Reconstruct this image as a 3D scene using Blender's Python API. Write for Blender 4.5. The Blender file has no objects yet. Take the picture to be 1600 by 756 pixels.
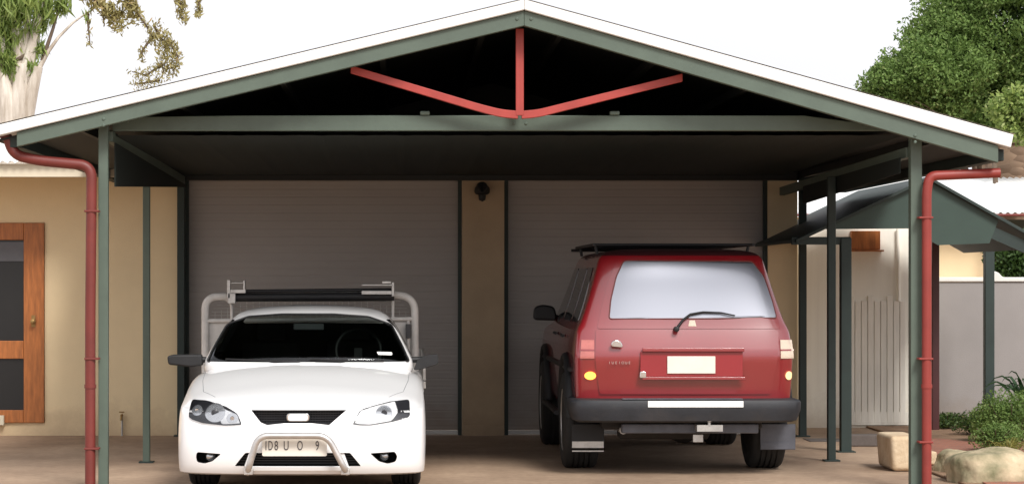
import bpy, bmesh, math, random
from mathutils import Vector, Matrix, noise
from mathutils.bvhtree import BVHTree
random.seed(11)
D = bpy.data
SC = bpy.context.scene
COL = SC.collection
R = math.radians
F, PX, PY, CH = 3600.0, 630.0, 440.0, 1.45     # focal (px), principal point, eye height

def Sz(Z): return F / Z
def W(px, py, Z):
    s = F / Z
    return Vector(((px-PX)/s, Z, CH-(py-PY)/s))
def WX(px, Z): return (px-PX)*Z/F
def WZ(py, Z): return CH-(py-PY)*Z/F

# ------------------------------------------------------------------ materials
def nodes(name):
    m = D.materials.new(name); m.use_nodes = True
    nt = m.node_tree
    return m, nt, nt.nodes['Principled BSDF']

def mat(name, col, rough=.6, var=.12, scale=6., bump=.0, bscale=60., metal=0., coat=0., spec=.5, col2=None, stretch=(1,1,1), emit=None, detail=5):
    m, nt, b = nodes(name)
    n = nt.nodes; l = nt.links
    b.inputs['Roughness'].default_value = rough
    b.inputs['Metallic'].default_value = metal
    b.inputs['Coat Weight'].default_value = coat
    b.inputs['Coat Roughness'].default_value = .05
    b.inputs['Specular IOR Level'].default_value = spec
    tc = n.new('ShaderNodeTexCoord'); mp = n.new('ShaderNodeMapping'); mp.inputs['Scale'].default_value = stretch
    l.new(tc.outputs['Object'], mp.inputs['Vector'])
    if var > 0 or col2:
        t = n.new('ShaderNodeTexNoise'); t.inputs['Scale'].default_value = scale; t.inputs['Detail'].default_value = detail
        t.inputs['Roughness'].default_value = .62
        l.new(mp.outputs[0], t.inputs['Vector'])
        r = n.new('ShaderNodeMix'); r.data_type = 'RGBA'
        c2 = col2 if col2 else tuple(min(1, c*(1+var)) for c in col)
        c1 = col if col2 else tuple(c*(1-var) for c in col)
        r.inputs[6].default_value = (*c1, 1); r.inputs[7].default_value = (*c2, 1)
        cr = n.new('ShaderNodeMapRange'); cr.inputs[1].default_value = .32; cr.inputs[2].default_value = .68
        l.new(t.outputs['Fac'], cr.inputs[0]); l.new(cr.outputs[0], r.inputs[0])
        l.new(r.outputs[2], b.inputs['Base Color'])
    else:
        b.inputs['Base Color'].default_value = (*col, 1)
    if bump > 0:
        t2 = n.new('ShaderNodeTexNoise'); t2.inputs['Scale'].default_value = bscale; t2.inputs['Detail'].default_value = 6
        l.new(mp.outputs[0], t2.inputs['Vector'])
        bp = n.new('ShaderNodeBump'); bp.inputs['Strength'].default_value = bump; bp.inputs['Distance'].default_value = .01
        l.new(t2.outputs['Fac'], bp.inputs['Height']); l.new(bp.outputs[0], b.inputs['Normal'])
    if emit:
        b.inputs['Emission Color'].default_value = (*emit[0], 1); b.inputs['Emission Strength'].default_value = emit[1]
    return m

def leafmat(name, c1, c2, c3=None, rough=.5):
    m, nt, b = nodes(name); n = nt.nodes; l = nt.links
    g = n.new('ShaderNodeNewGeometry'); r = n.new('ShaderNodeValToRGB')
    r.color_ramp.elements[0].color = (*c1, 1); r.color_ramp.elements[1].color = (*c2, 1)
    if c3:
        e = r.color_ramp.elements.new(.93); e.color = (*c2, 1)
        r.color_ramp.elements[-1].color = (*c3, 1)
    l.new(g.outputs['Random Per Island'], r.inputs[0]); l.new(r.outputs[0], b.inputs['Base Color'])
    b.inputs['Roughness'].default_value = rough
    b.inputs['Specular IOR Level'].default_value = .35
    tr = n.new('ShaderNodeBsdfTranslucent'); l.new(r.outputs[0], tr.inputs[0])
    mx = n.new('ShaderNodeMixShader'); mx.inputs[0].default_value = .42
    l.new(b.outputs[0], mx.inputs[1]); l.new(tr.outputs[0], mx.inputs[2])
    l.new(mx.outputs[0], n['Material Output'].inputs[0])
    return m

def glassmat(name, tint, see, refl_rough=.02):
    m, nt, b = nodes(name); n = nt.nodes; l = nt.links
    n.remove(b)
    t = n.new('ShaderNodeBsdfTransparent'); t.inputs[0].default_value = (*[c*see for c in tint], 1)
    gl = n.new('ShaderNodeBsdfGlossy'); gl.inputs['Roughness'].default_value = refl_rough
    gl.inputs[0].default_value = (.9, .92, .95, 1)
    fr = n.new('ShaderNodeFresnel'); fr.inputs[0].default_value = 1.5
    mx = n.new('ShaderNodeMixShader'); l.new(fr.outputs[0], mx.inputs[0])
    l.new(t.outputs[0], mx.inputs[1]); l.new(gl.outputs[0], mx.inputs[2])
    l.new(mx.outputs[0], n['Material Output'].inputs[0])
    return m

M = {}
M['cream'] = mat('cream_render', (.80,.64,.40), .9, .06, 1.1, .25, 120)
M['cream_fascia'] = mat('cream_fascia', (.62,.55,.42), .6, .05, 3)
M['pilaster'] = mat('tan_render', (.44,.33,.215), .9, .08, 2.5, .25, 110)
M['roller'] = mat('roller_door_grey', (.365,.335,.31), .6, .05, .9, stretch=(1,1,3))
M['roller_edge'] = mat('roller_bottom_rail', (.62,.6,.57), .5, .05, 5)
M['green'] = mat('carport_green_steel', (.085,.115,.09), .5, .10, 4, .05, 30)
M['greendark'] = mat('deep_green_steel', (.018,.032,.028), .6, .15, 5)
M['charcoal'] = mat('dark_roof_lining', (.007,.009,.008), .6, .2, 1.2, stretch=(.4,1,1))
M['white_roof'] = mat('white_roof_steel', (.74,.74,.72), .45, .04, 2)
M['pipe_red'] = mat('red_downpipe_paint', (.24,.032,.024), .5, .12, 5, .04, 40)
M['red_steel'] = mat('red_painted_steel', (.37,.048,.038), .5, .12, 5, .04, 40)
M['maroon'] = mat('maroon_gutter', (.15,.024,.018), .5, .16, 5, .04, 40)
M['deep_maroon'] = mat('deep_maroon_steel', (.07,.018,.018), .5, .15, 6)
M['orange_wood'] = mat('orange_stained_timber', (.38,.125,.03), .5, .3, 7, .12, 60, stretch=(5,5,.6))
M['flyscreen'] = mat('black_flyscreen', (.008,.008,.008), .35, .1, 9)
M['grey_panel'] = mat('grey_blind', (.10,.10,.11), .6, .1, 9)
M['brass'] = mat('brass', (.34,.22,.09), .5, .1, 20, metal=.9)
M['steel'] = mat('galvanised_steel', (.48,.47,.45), .4, .15, 20, metal=.7)
M['ute_white'] = mat('white_car_paint', (.80,.80,.80), .3, .015, 3, coat=.8)
M['red_paint'] = mat('red_car_paint', (.245,.007,.012), .30, .06, 2.2, coat=1.0, spec=1.0)
M['black_plastic'] = mat('black_plastic', (.010,.010,.011), .6, .15, 8, .1, 150)
M['bumper'] = mat('grey_black_bumper', (.014,.015,.019), .6, .25, 6, .15, 120)
M['rubber'] = mat('tyre_rubber', (.014,.014,.014), .78, .25, 14, .2, 160)
M['chrome'] = mat('chrome', (.72,.72,.72), .12, .03, 20, metal=1)
M['nudge'] = mat('brushed_nudge_bar', (.55,.53,.51), .36, .15, 12, metal=.75)
M['cavity'] = mat('dark_cavity', (.006,.006,.007), .7, .1, 9)
M['underbody'] = mat('dusty_underbody', (.022,.019,.017), .8, .3, 9)
M['lamp_body'] = mat('lamp_reflector', (.62,.63,.65), .18, .1, 14, metal=.8)
M['lamp_dark'] = mat('lamp_bezel', (.03,.03,.035), .3, .1, 14)
M['lamp_pale'] = mat('pale_lamp_interior', (.66,.67,.69), .25, .12, 30, metal=.25)
M['lamp_glare'] = mat('overexposed_lamp_interior', (.80,.80,.80), .3, .05, 30)  # right headlight only: overexposed glare painted in as near white
M['lens'] = glassmat('clear_lens', (1,1,1), .92)
M['windscreen'] = glassmat('windscreen_glass', (.85,.95,.9), .55)
M['plate'] = mat('cream_plate', (.74,.70,.62), .5, .04, 10)
M['plate_text'] = mat('plate_lettering', (.06,.05,.05), .5, .1, 10)
M['white_paint'] = mat('white_plastic', (.82,.82,.80), .45, .03, 8)
M['tail_red'] = mat('faded_red_lens', (.55,.17,.15), .2, .15, 10, coat=.6)
M['tail_pale'] = mat('pale_lens', (.70,.58,.46), .2, .1, 10, coat=.6)
M['amber'] = mat('amber_lens', (.8,.30,.03), .25, .1, 10, coat=.6, emit=((1,.42,.06), 2.2))
M['amber_pale'] = mat('pale_amber_lens', (.8,.5,.25), .25, .1, 10, coat=.6, emit=((1,.62,.28), .9))
M['seat'] = mat('dark_seat_cloth', (.05,.05,.055), .9, .2, 20)
M['mudflap'] = mat('grey_mudflap', (.09,.093,.11), .55, .2, 9)
M['white_frame'] = mat('white_tray_frame', (.62,.60,.57), .45, .12, 9)
M['off_white'] = mat('pale_sheet_wall', (.84,.81,.72), .6, .05, 1.4, stretch=(6,1,.5))
M['batten'] = mat('pale_batten', (.82,.79,.71), .7, .08, 5, stretch=(4,4,.5))
M['grey_wall'] = mat('grey_render', (.27,.25,.24), .9, .06, 1.6, .2, 100)
M['wall_cap'] = mat('white_wall_cap', (.70,.68,.64), .8, .05, 5)
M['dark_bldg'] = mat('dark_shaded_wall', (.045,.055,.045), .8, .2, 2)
M['sandstone'] = mat('sandstone', (.50,.36,.22), .92, .1, 5, .8, 22, col2=(.66,.54,.38))
M['boulder'] = mat('lichened_boulder', (.12,.125,.06), .95, .1, 3.0, .8, 22, col2=(.62,.49,.33))
M['dark_edge'] = mat('dark_kerb', (.11,.09,.08), .85, .2, 6, .3, 60)
M['bark_pale'] = mat('pale_gum_bark', (.30,.24,.18), .85, .1, 7, .6, 20, col2=(.72,.66,.58), stretch=(1,1,.18))
M['bark_brown'] = mat('brown_bark', (.12,.085,.06), .9, .3, 5, .5, 30)
M['leaf_tree'] = leafmat('dense_leaf', (.09,.155,.035), (.21,.32,.085), (.36,.43,.17), .65)
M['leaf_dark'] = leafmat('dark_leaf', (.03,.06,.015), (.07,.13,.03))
M['leaf_gum'] = leafmat('gum_leaf', (.14,.22,.05), (.34,.42,.12), (.46,.50,.24))
M['leaf_olive'] = leafmat('olive_leaf', (.28,.24,.09), (.46,.41,.18), (.46,.32,.17))
M['leaf_shrub'] = leafmat('shrub_leaf', (.03,.06,.015), (.09,.15,.035), (.24,.25,.08))
M['leaf_strap'] = leafmat('strap_leaf', (.02,.05,.02), (.06,.12,.05))
M['leaf_yellow'] = leafmat('yellow_grass_leaf', (.20,.20,.05), (.36,.34,.10))

def wave_bump(m, scale, axis='Z', strength=.5, dist=.01):
    nt = m.node_tree; n = nt.nodes; l = nt.links; b = n['Principled BSDF']
    tc = n.new('ShaderNodeTexCoord'); w = n.new('ShaderNodeTexWave')
    w.bands_direction = axis; w.inputs['Scale'].default_value = scale
    l.new(tc.outputs['Object'], w.inputs['Vector'])
    bp = n.new('ShaderNodeBump'); bp.inputs['Strength'].default_value = strength; bp.inputs['Distance'].default_value = dist
    l.new(w.outputs['Fac'], bp.inputs['Height']); l.new(bp.outputs[0], b.inputs['Normal'])

def stain(m, col, zmax):
    nt = m.node_tree; n = nt.nodes; l = nt.links; b = n['Principled BSDF']
    old = b.inputs['Base Color'].links[0].from_socket
    tc = n.new('ShaderNodeTexCoord'); sp = n.new('ShaderNodeSeparateXYZ'); g = n.new('ShaderNodeNewGeometry'); l.new(g.outputs['Position'], sp.inputs[0])
    t = n.new('ShaderNodeTexNoise'); t.inputs['Scale'].default_value = 3.5; t.inputs['Detail'].default_value = 8; t.inputs['Roughness'].default_value = .7
    l.new(g.outputs['Position'], t.inputs['Vector'])
    a = n.new('ShaderNodeMath'); a.operation = 'MULTIPLY_ADD'; a.inputs[1].default_value = -zmax*2.2; a.inputs[2].default_value = zmax*1.1
    l.new(t.outputs['Fac'], a.inputs[0])
    ad = n.new('ShaderNodeMath'); ad.operation = 'ADD'; l.new(sp.outputs['Z'], ad.inputs[0]); l.new(a.outputs[0], ad.inputs[1])
    mr = n.new('ShaderNodeMapRange'); mr.inputs[1].default_value = 0; mr.inputs[2].default_value = zmax; mr.inputs[3].default_value = .55; mr.inputs[4].default_value = 0
    l.new(ad.outputs[0], mr.inputs[0])
    mx = n.new('ShaderNodeMix'); mx.data_type = 'RGBA'; l.new(mr.outputs[0], mx.inputs[0]); l.new(old, mx.inputs[6]); mx.inputs[7].default_value = (*col, 1)
    l.new(mx.outputs[2], b.inputs['Base Color'])
stain(M['cream'], (.42,.28,.17), .30); stain(M['roller'], (.24,.17,.12), .35); stain(M['pilaster'], (.24,.16,.10), .25)
stain(M['off_white'], (.45,.36,.26), .35); stain(M['grey_wall'], (.20,.15,.11), .3); stain(M['bumper'], (.07,.055,.045), .52)
# ground: reddish dusty concrete
def ground_mat():
    m, nt, b = nodes('driveway_concrete'); n = nt.nodes; l = nt.links
    tc = n.new('ShaderNodeTexCoord')
    def nz(s, d=6, st=(1,1,1)):
        mp = n.new('ShaderNodeMapping'); mp.inputs['Scale'].default_value = st; l.new(tc.outputs['Object'], mp.inputs[0])
        t = n.new('ShaderNodeTexNoise'); t.inputs['Scale'].default_value = s; t.inputs['Detail'].default_value = d; t.inputs['Roughness'].default_value=.65
        l.new(mp.outputs[0], t.inputs[0]); return t.outputs['Fac']
    r = n.new('ShaderNodeValToRGB'); e = r.color_ramp.elements
    e[0].position = .3; e[0].color = (.25,.165,.11,1); e[1].position = .7; e[1].color = (.45,.325,.225,1)
    l.new(nz(.9, 7), r.inputs[0])
    r2 = n.new('ShaderNodeValToRGB'); e = r2.color_ramp.elements
    e[0].position = .35; e[0].color = (.72,.70,.68,1); e[1].position = .6; e[1].color = (1,1,1,1)
    l.new(nz(14, 8), r2.inputs[0])
    mx = n.new('ShaderNodeMix'); mx.data_type = 'RGBA'; mx.blend_type = 'MULTIPLY'; mx.inputs[0].default_value = .7
    l.new(r.outputs[0], mx.inputs[6]); l.new(r2.outputs[0], mx.inputs[7])
    l.new(mx.outputs[2], b.inputs['Base Color']); b.inputs['Roughness'].default_value = .82
    bp = n.new('ShaderNodeBump'); bp.inputs['Strength'].default_value = .35; bp.inputs['Distance'].default_value = .004
    l.new(nz(110, 4), bp.inputs['Height']); l.new(bp.outputs[0], b.inputs['Normal'])
    return m
M['ground'] = ground_mat()
M['soil'] = mat('garden_soil', (.15,.085,.05), .95, .1, 4, .8, 40, col2=(.27,.17,.10))
def brick_mat():
    m, nt, b = nodes('red_brick_paving'); n = nt.nodes; l = nt.links
    tc = n.new('ShaderNodeTexCoord'); t = n.new('ShaderNodeTexBrick'); t.inputs['Scale'].default_value = 4.4
    t.inputs['Color1'].default_value = (.34,.12,.07,1); t.inputs['Color2'].default_value = (.24,.09,.055,1)
    t.inputs['Mortar'].default_value = (.19,.13,.10,1); t.inputs['Mortar Size'].default_value = .025
    l.new(tc.outputs['Object'], t.inputs[0]); l.new(t.outputs[0], b.inputs['Base Color']); b.inputs['Roughness'].default_value = .85
    bp = n.new('ShaderNodeBump'); bp.inputs['Strength'].default_value = .5; bp.inputs['Distance'].default_value = .004; bp.invert = True
    l.new(t.outputs['Fac'], bp.inputs['Height']); l.new(bp.outputs[0], b.inputs['Normal'])
    return m
M['brick'] = brick_mat()
def stonewall_mat():
    m, nt, b = nodes('rough_stone_wall'); n = nt.nodes; l = nt.links
    tc = n.new('ShaderNodeTexCoord'); mp = n.new('ShaderNodeMapping'); mp.inputs['Scale'].default_value = (1,1,1.8); l.new(tc.outputs['Object'], mp.inputs[0])
    v = n.new('ShaderNodeTexVoronoi'); v.inputs['Scale'].default_value = 6; l.new(mp.outputs[0], v.inputs[0])
    r = n.new('ShaderNodeValToRGB'); r.color_ramp.elements[0].color = (.14,.09,.06,1); r.color_ramp.elements[1].color = (.36,.25,.17,1)
    l.new(v.outputs['Color'], r.inputs[0]); l.new(r.outputs[0], b.inputs['Base Color']); b.inputs['Roughness'].default_value = .95
    bp = n.new('ShaderNodeBump'); bp.inputs['Distance'].default_value = .03; bp.invert = True
    l.new(v.outputs['Distance'], bp.inputs['Height']); l.new(bp.outputs[0], b.inputs['Normal'])
    return m
M['stone_wall'] = stonewall_mat()
def rearglass():
    m, nt, b = nodes('tinted_rear_glass')
    b.inputs['Base Color'].default_value = (.29,.30,.34,1); b.inputs['Metallic'].default_value = .9
    b.inputs['Roughness'].default_value = .36; b.inputs['Coat Weight'].default_value = .5; b.inputs['Coat Roughness'].default_value = .03
    return m
M['rear_glass'] = rearglass()
M['side_glass'] = mat('dark_side_glass', (.012,.012,.014), .06, .05, 3, spec=.8)

# ------------------------------------------------------------------ helpers
def tag(o, label=None, cat=None, group=None, kind=None):
    if label: o['label'] = label
    if cat: o['category'] = cat
    if group: o['group'] = group
    if kind: o['kind'] = kind
    return o

def thing(name, loc, label, cat, group=None):
    o = D.objects.new(name, None); COL.objects.link(o); o.location = loc; o.empty_display_size = .2
    return tag(o, label, cat, group)

def root_loc(p):
    v = Vector((0,0,0))
    while p is not None:
        v += Vector(p.location); p = p.parent
    return v

def obj(name, bm, m, parent=None, local=False, loc=None, smooth=None, bevel=0, seg=2):
    """link a bmesh as one mesh object; verts are world coords unless local"""
    bmesh.ops.recalc_face_normals(bm, faces=bm.faces)
    me = D.meshes.new(name)
    off = Vector((0,0,0))
    if parent is not None and not local: off = root_loc(parent)
    elif parent is None and loc is not None: off = Vector(loc)
    if off.length: bmesh.ops.translate(bm, verts=bm.verts, vec=-off)
    bm.to_mesh(me); bm.free()
    o = D.objects.new(name, me); COL.objects.link(o)
    if isinstance(m, (list, tuple)):
        for x in m: me.materials.append(x)
    else: me.materials.append(m)
    if parent is not None: o.parent = parent
    elif loc is not None: o.location = loc
    if smooth is not None:
        me.polygons.foreach_set('use_smooth', [True]*len(me.polygons))
        me.set_sharp_from_angle(angle=R(smooth))
    if bevel:
        b = o.modifiers.new('bevel', 'BEVEL'); b.width = bevel; b.segments = seg; b.limit_method = 'ANGLE'; b.angle_limit = R(40)
        if smooth is None:
            me.polygons.foreach_set('use_smooth', [True]*len(me.polygons))
            me.set_sharp_from_angle(angle=R(35))
            b.harden_normals = True
    return o

def NB(): return bmesh.new()
def box(bm, x0, x1, y0, y1, z0, z1, mi=0, mtx=None):
    vs = [bm.verts.new((x, y, z)) for z in (z0, z1) for y in (y0, y1) for x in (x0, x1)]
    fs = []
    for q in ((0,1,3,2),(4,6,7,5),(0,4,5,1),(2,3,7,6),(0,2,6,4),(1,5,7,3)):
        f = bm.faces.new([vs[i] for i in q]); f.material_index = mi; fs.append(f)
    if mtx is not None:
        for v in vs: v.co = mtx @ v.co
    return vs

def prism(bm, pts, axis, a, b, mi=0):
    """pts 2d list; axis 'y': pts=(x,z) extruded y a..b ; 'x': pts=(y,z); 'z': pts=(x,y)"""
    def mk(p, t):
        if axis == 'y': return (p[0], t, p[1])
        if axis == 'x': return (t, p[0], p[1])
        return (p[0], p[1], t)
    A = [bm.verts.new(mk(p, a)) for p in pts]; B = [bm.verts.new(mk(p, b)) for p in pts]
    n = len(pts)
    fs = [bm.faces.new(A), bm.faces.new(B[::-1])]
    for i in range(n): fs.append(bm.faces.new((A[i], B[i], B[(i+1)%n], A[(i+1)%n])))
    for f in fs: f.material_index = mi
    return fs

def tube(bm, pts, r, n=10, rb=None, mi=0, flat=None):
    """swept tube, r a number or a list; rb second radius"""
    pts = [Vector(p) for p in pts]; rings = []
    up0 = None
    for i, p in enumerate(pts):
        if i == 0: t = pts[1]-p
        elif i == len(pts)-1: t = p-pts[i-1]
        else: t = (pts[i+1]-p).normalized()+(p-pts[i-1]).normalized()
        t.normalize()
        if up0 is None:
            ref = Vector((0,1,0)) if abs(t.y) < .9 else Vector((0,0,1))
            a = t.cross(ref).normalized()
        else:
            a = (up0 - t*up0.dot(t)).normalized()
        up0 = a; b = t.cross(a)
        ri = r[i] if isinstance(r, (list, tuple)) else r
        r2 = ri if rb is None else rb
        rings.append([bm.verts.new(p + a*ri*math.cos(2*math.pi*k/n) + b*r2*math.sin(2*math.pi*k/n)) for k in range(n)])
    for i in range(len(rings)-1):
        for k in range(n):
            f = bm.faces.new((rings[i][k], rings[i][(k+1)%n], rings[i+1][(k+1)%n], rings[i+1][k])); f.material_index = mi
    bm.faces.new(rings[0][::-1]); bm.faces.new(rings[-1])

def arc_path(pts, rad, seg=6):
    """round the corners of a polyline"""
    pts = [Vector(p) for p in pts]; out = [pts[0]]
    for i in range(1, len(pts)-1):
        p = pts[i]; a = (pts[i-1]-p); b = (pts[i+1]-p)
        r = min(rad, a.length*.48, b.length*.48); a.normalize(); b.normalize()
        s = p+a*r; e = p+b*r
        for k in range(seg+1):
            t = k/seg; out.append(s*(1-t)**2 + p*2*t*(1-t) + e*t*t)
    out.append(pts[-1]); return out

def beam(bm, p, q, w, h):
    """rectangular bar from p to q: w across (x or y), h in the other direction"""
    p, q = Vector(p), Vector(q); t = (q-p).normalized()
    ref = Vector((0,1,0)) if abs(t.y) < .9 else Vector((1,0,0))
    a = ref - t*ref.dot(t); a.normalize(); b = t.cross(a)
    vs = [bm.verts.new(c + a*sx*w/2 + b*sy*h/2) for c in (p, q) for sx, sy in ((-1,-1),(1,-1),(1,1),(-1,1))]
    for f in ((3,2,1,0),(4,5,6,7),(0,1,5,4),(1,2,6,5),(2,3,7,6),(3,0,4,7)): bm.faces.new([vs[i] for i in f])

def lathe(bm, prof, n=40, axis='x', c=(0,0,0), mi=0, close=False):
    """prof list of (a, r): a along the axis, r radius"""
    rings = []
    c = Vector(c)
    for a, r in prof:
        ring = []
        for k in range(n):
            t = 2*math.pi*k/n
            if axis == 'x': v = Vector((a, r*math.cos(t), r*math.sin(t)))
            elif axis == 'y': v = Vector((r*math.cos(t), a, r*math.sin(t)))
            else: v = Vector((r*math.cos(t), r*math.sin(t), a))
            ring.append(bm.verts.new(c+v))
        rings.append(ring)
    m = len(rings)
    for i in range(m if close else m-1):
        for k in range(n):
            f = bm.faces.new((rings[i][k], rings[i][(k+1)%n], rings[(i+1)%m][(k+1)%n], rings[(i+1)%m][k])); f.material_index = mi
    if not close:
        bm.faces.new(rings[0][::-1]); bm.faces.new(rings[-1])

def loft(bm, rings, mi=0, seam=False):
    R_ = [[bm.verts.new(p) for p in r] for r in rings]
    n = len(R_[0])
    for i in range(len(R_)-1):
        for k in range(n):
            f = bm.faces.new((R_[i][k], R_[i][(k+1)%n], R_[i+1][(k+1)%n], R_[i+1][k])); f.material_index = mi
    bm.faces.new(R_[0][::-1])
    if seam: bmesh.ops.remove_doubles(bm, verts=R_[-1], dist=.002)
    else: bm.faces.new(R_[-1])

def bake(o):
    """apply modifiers of o into its mesh"""
    dg = bpy.context.evaluated_depsgraph_get(); dg.update()
    me = D.meshes.new_from_object(o.evaluated_get(dg), preserve_all_data_layers=True, depsgraph=dg)
    old = o.data; o.modifiers.clear(); o.data = me; me.name = o.name
    D.meshes.remove(old)

def cut(o, cutters):
    """boolean difference with a list of bmeshes (in o's local frame); o must be closed"""
    tmp = []
    for bm, m in cutters:
        bmesh.ops.recalc_face_normals(bm, faces=bm.faces)
        me = D.meshes.new('cutter'); bm.to_mesh(me); bm.free(); me.materials.append(m)
        c = D.objects.new('cutter', me); COL.objects.link(c); c.matrix_world = Matrix.Translation(root_loc(o))
        b = o.modifiers.new('cut', 'BOOLEAN'); b.operation = 'DIFFERENCE'; b.object = c; b.solver = 'EXACT'; b.material_mode = 'TRANSFER'
        tmp.append(c)
    bpy.context.view_layer.update()
    bake(o)
    for c in tmp:
        me = c.data; D.objects.remove(c); D.meshes.remove(me)

def bvh_of(o):
    dg = bpy.context.evaluated_depsgraph_get()
    me = o.data
    return BVHTree.FromPolygons([v.co.copy() for v in me.vertices], [tuple(p.vertices) for p in me.polygons])

def spans(poly, z):
    xs = []
    n = len(poly)
    for i in range(n):
        (x0, z0), (x1, z1) = poly[i], poly[(i+1)%n]
        if (z0 <= z < z1) or (z1 <= z < z0):
            xs.append(x0+(x1-x0)*(z-z0)/(z1-z0))
    return (min(xs), max(xs)) if len(xs) >= 2 else None

def roundpoly(poly, r, seg=4):
    out = []; n = len(poly)
    for i in range(n):
        p = Vector(poly[i]); a = Vector(poly[i-1])-p; b = Vector(poly[(i+1)%n])-p
        rr = min(r, a.length*.45, b.length*.45); a.normalize(); b.normalize()
        s = p+a*rr; e = p+b*rr
        for k in range(seg+1):
            t = k/seg; q = s*(1-t)**2+p*2*t*(1-t)+e*t*t; out.append((q.x, q.y))
    return out

def patch(bm, bvh, poly, off=.004, thick=.02, axis='y', start=-3., nx=16, nz=14, mi=0):
    """a panel of outline poly laid on the surface hit by rays along axis ('y': poly=(x,z); '+x'/'-x': poly=(y,z)), off proud of it"""
    zs = [p[1] for p in poly]; z0, z1 = min(zs), max(zs)
    dr = {'y': Vector((0,1,0)), '+x': Vector((1,0,0)), '-x': Vector((-1,0,0)), '-z': Vector((0,0,-1))}[axis]
    def org(a, z):
        if axis == 'y': return Vector((a, start, z))
        if axis == '-z': return Vector((a, z, 4))
        return Vector((-3 if axis == '+x' else 3, a, z))
    grid = []
    e = (z1-z0)*1e-3
    rows = sorted(set([round(z0+e+(z1-z0-2*e)*.5*(1-math.cos(math.pi*k/nz)), 6) for k in range(nz+1)]))
    last = None
    for z in rows:
        sp = spans(poly, z)
        if sp is None: continue
        row = []
        for i in range(nx+1):
            a = sp[0]+(sp[1]-sp[0])*i/nx
            h = bvh.ray_cast(org(a, z), dr)
            p = h[0] if h[0] is not None else None
            if p is None:
                p = (last.copy() if last is not None else org(a, z))
                if axis == 'y': p.x, p.z = a, z
                elif axis == '-z': p.x, p.y = a, z
                else: p.y, p.z = a, z
            last = p
            row.append(bm.verts.new(p - dr*off))
        grid.append(row)
    for i in range(len(grid)-1):
        for k in range(nx):
            f = bm.faces.new((grid[i][k], grid[i][k+1], grid[i+1][k+1], grid[i+1][k])); f.material_index = mi
    rim = grid[0][:] + [g[-1] for g in grid[1:]] + grid[-1][-2::-1] + [g[0] for g in grid[-2:0:-1]]
    back = [bm.verts.new(v.co + dr*thick) for v in rim]
    n = len(rim)
    for i in range(n):
        f = bm.faces.new((rim[i], back[i], back[(i+1)%n], rim[(i+1)%n])); f.material_index = mi
    return grid

def strip(bvh, pts, off=.003, axis='y', start=-3.):
    out = []
    dr = {'y': Vector((0,1,0)), '+x': Vector((1,0,0)), '-x': Vector((-1,0,0))}[axis]
    for a, z in pts:
        o = Vector((a, start, z)) if axis == 'y' else Vector((-3 if axis == '+x' else 3, a, z))
        h = bvh.ray_cast(o, dr)
        if h[0] is not None: out.append(h[0]-dr*off)
    return out
def densify(pts, n=8):
    out = []
    for i in range(len(pts)-1):
        for k in range(n):
            t = k/n; out.append(tuple(pts[i][j]*(1-t)+pts[i+1][j]*t for j in range(len(pts[i]))))
    out.append(tuple(pts[-1])); return out

def leaves(bm, c, rad, n, size, aspect=.5, droop=0., shell=.5, fold=True):
    c = Vector(c)
    for _ in range(n):
        d = Vector((random.gauss(0,1), random.gauss(0,1), random.gauss(0,1))).normalized()
        k = random.random()**(1/3.) if random.random() > shell else random.uniform(.82, 1.05)
        p = c + Vector((d.x*rad[0], d.y*rad[1], d.z*rad[2]))*k
        ax = Vector((random.gauss(0,1), random.gauss(0,1), random.gauss(0,1)-droop)).normalized()
        nn = (d*.6+Vector((random.gauss(0,.6), random.gauss(0,.6), .5+random.gauss(0,.6)))).normalized()
        sd = ax.cross(nn)
        if sd.length < .1: continue
        sd.normalize(); s = size*random.uniform(.6, 1.4); w = s*aspect
        v = [bm.verts.new(p-ax*s*.5), bm.verts.new(p+sd*w*.5), bm.verts.new(p+ax*s*.5), bm.verts.new(p-sd*w*.5)]
        bm.faces.new(v)

# ------------------------------------------------------------------ camera, world, light
cam = D.cameras.new('camera'); co = D.objects.new('camera', cam); COL.objects.link(co)
co.location = (0,0,CH); co.rotation_euler = (R(90),0,0)
cam.sensor_width = 36; cam.lens = F/1600*36
cam.shift_x = (800-PX)/1600; cam.shift_y = (PY-378)/1600
cam.clip_end = 3000; SC.camera = co
SUN_EL, SUN_AZ = 46, 158     # azimuth clockwise from +Y (north) seen from above
w = D.worlds.new('World'); SC.world = w; w.use_nodes = True
nt = w.node_tree; bg = nt.nodes['Background']
sk = nt.nodes.new('ShaderNodeTexSky'); sk.sky_type = 'NISHITA'; sk.sun_disc = False
sk.sun_elevation = R(SUN_EL); sk.sun_rotation = R(SUN_AZ); sk.dust_density = 6; sk.air_density = 1.0; sk.ozone_density = 1
hs = nt.nodes.new('ShaderNodeHueSaturation'); hs.inputs['Saturation'].default_value = .22
nt.links.new(sk.outputs[0], hs.inputs['Color'])
# thin bright cloud cover over the clear sky, uneven like real overcast
tcw = nt.nodes.new('ShaderNodeTexCoord'); nzw = nt.nodes.new('ShaderNodeTexNoise'); nzw.inputs['Scale'].default_value = 2.2; nzw.inputs['Detail'].default_value = 5
mpw = nt.nodes.new('ShaderNodeMapping'); mpw.inputs['Scale'].default_value = (1,1,2.5)
nt.links.new(tcw.outputs['Generated'], mpw.inputs[0]); nt.links.new(mpw.outputs[0], nzw.inputs[0])
cc = nt.nodes.new('ShaderNodeMix'); cc.data_type = 'RGBA'; cc.inputs[6].default_value = (5.2,5.2,5.6,1); cc.inputs[7].default_value = (8.0,8.0,8.2,1)
nt.links.new(nzw.outputs['Fac'], cc.inputs[0])
mw = nt.nodes.new('ShaderNodeMix'); mw.data_type = 'RGBA'; mw.inputs[0].default_value = .8
nt.links.new(hs.outputs[0], mw.inputs[6]); nt.links.new(cc.outputs[2], mw.inputs[7])
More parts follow.
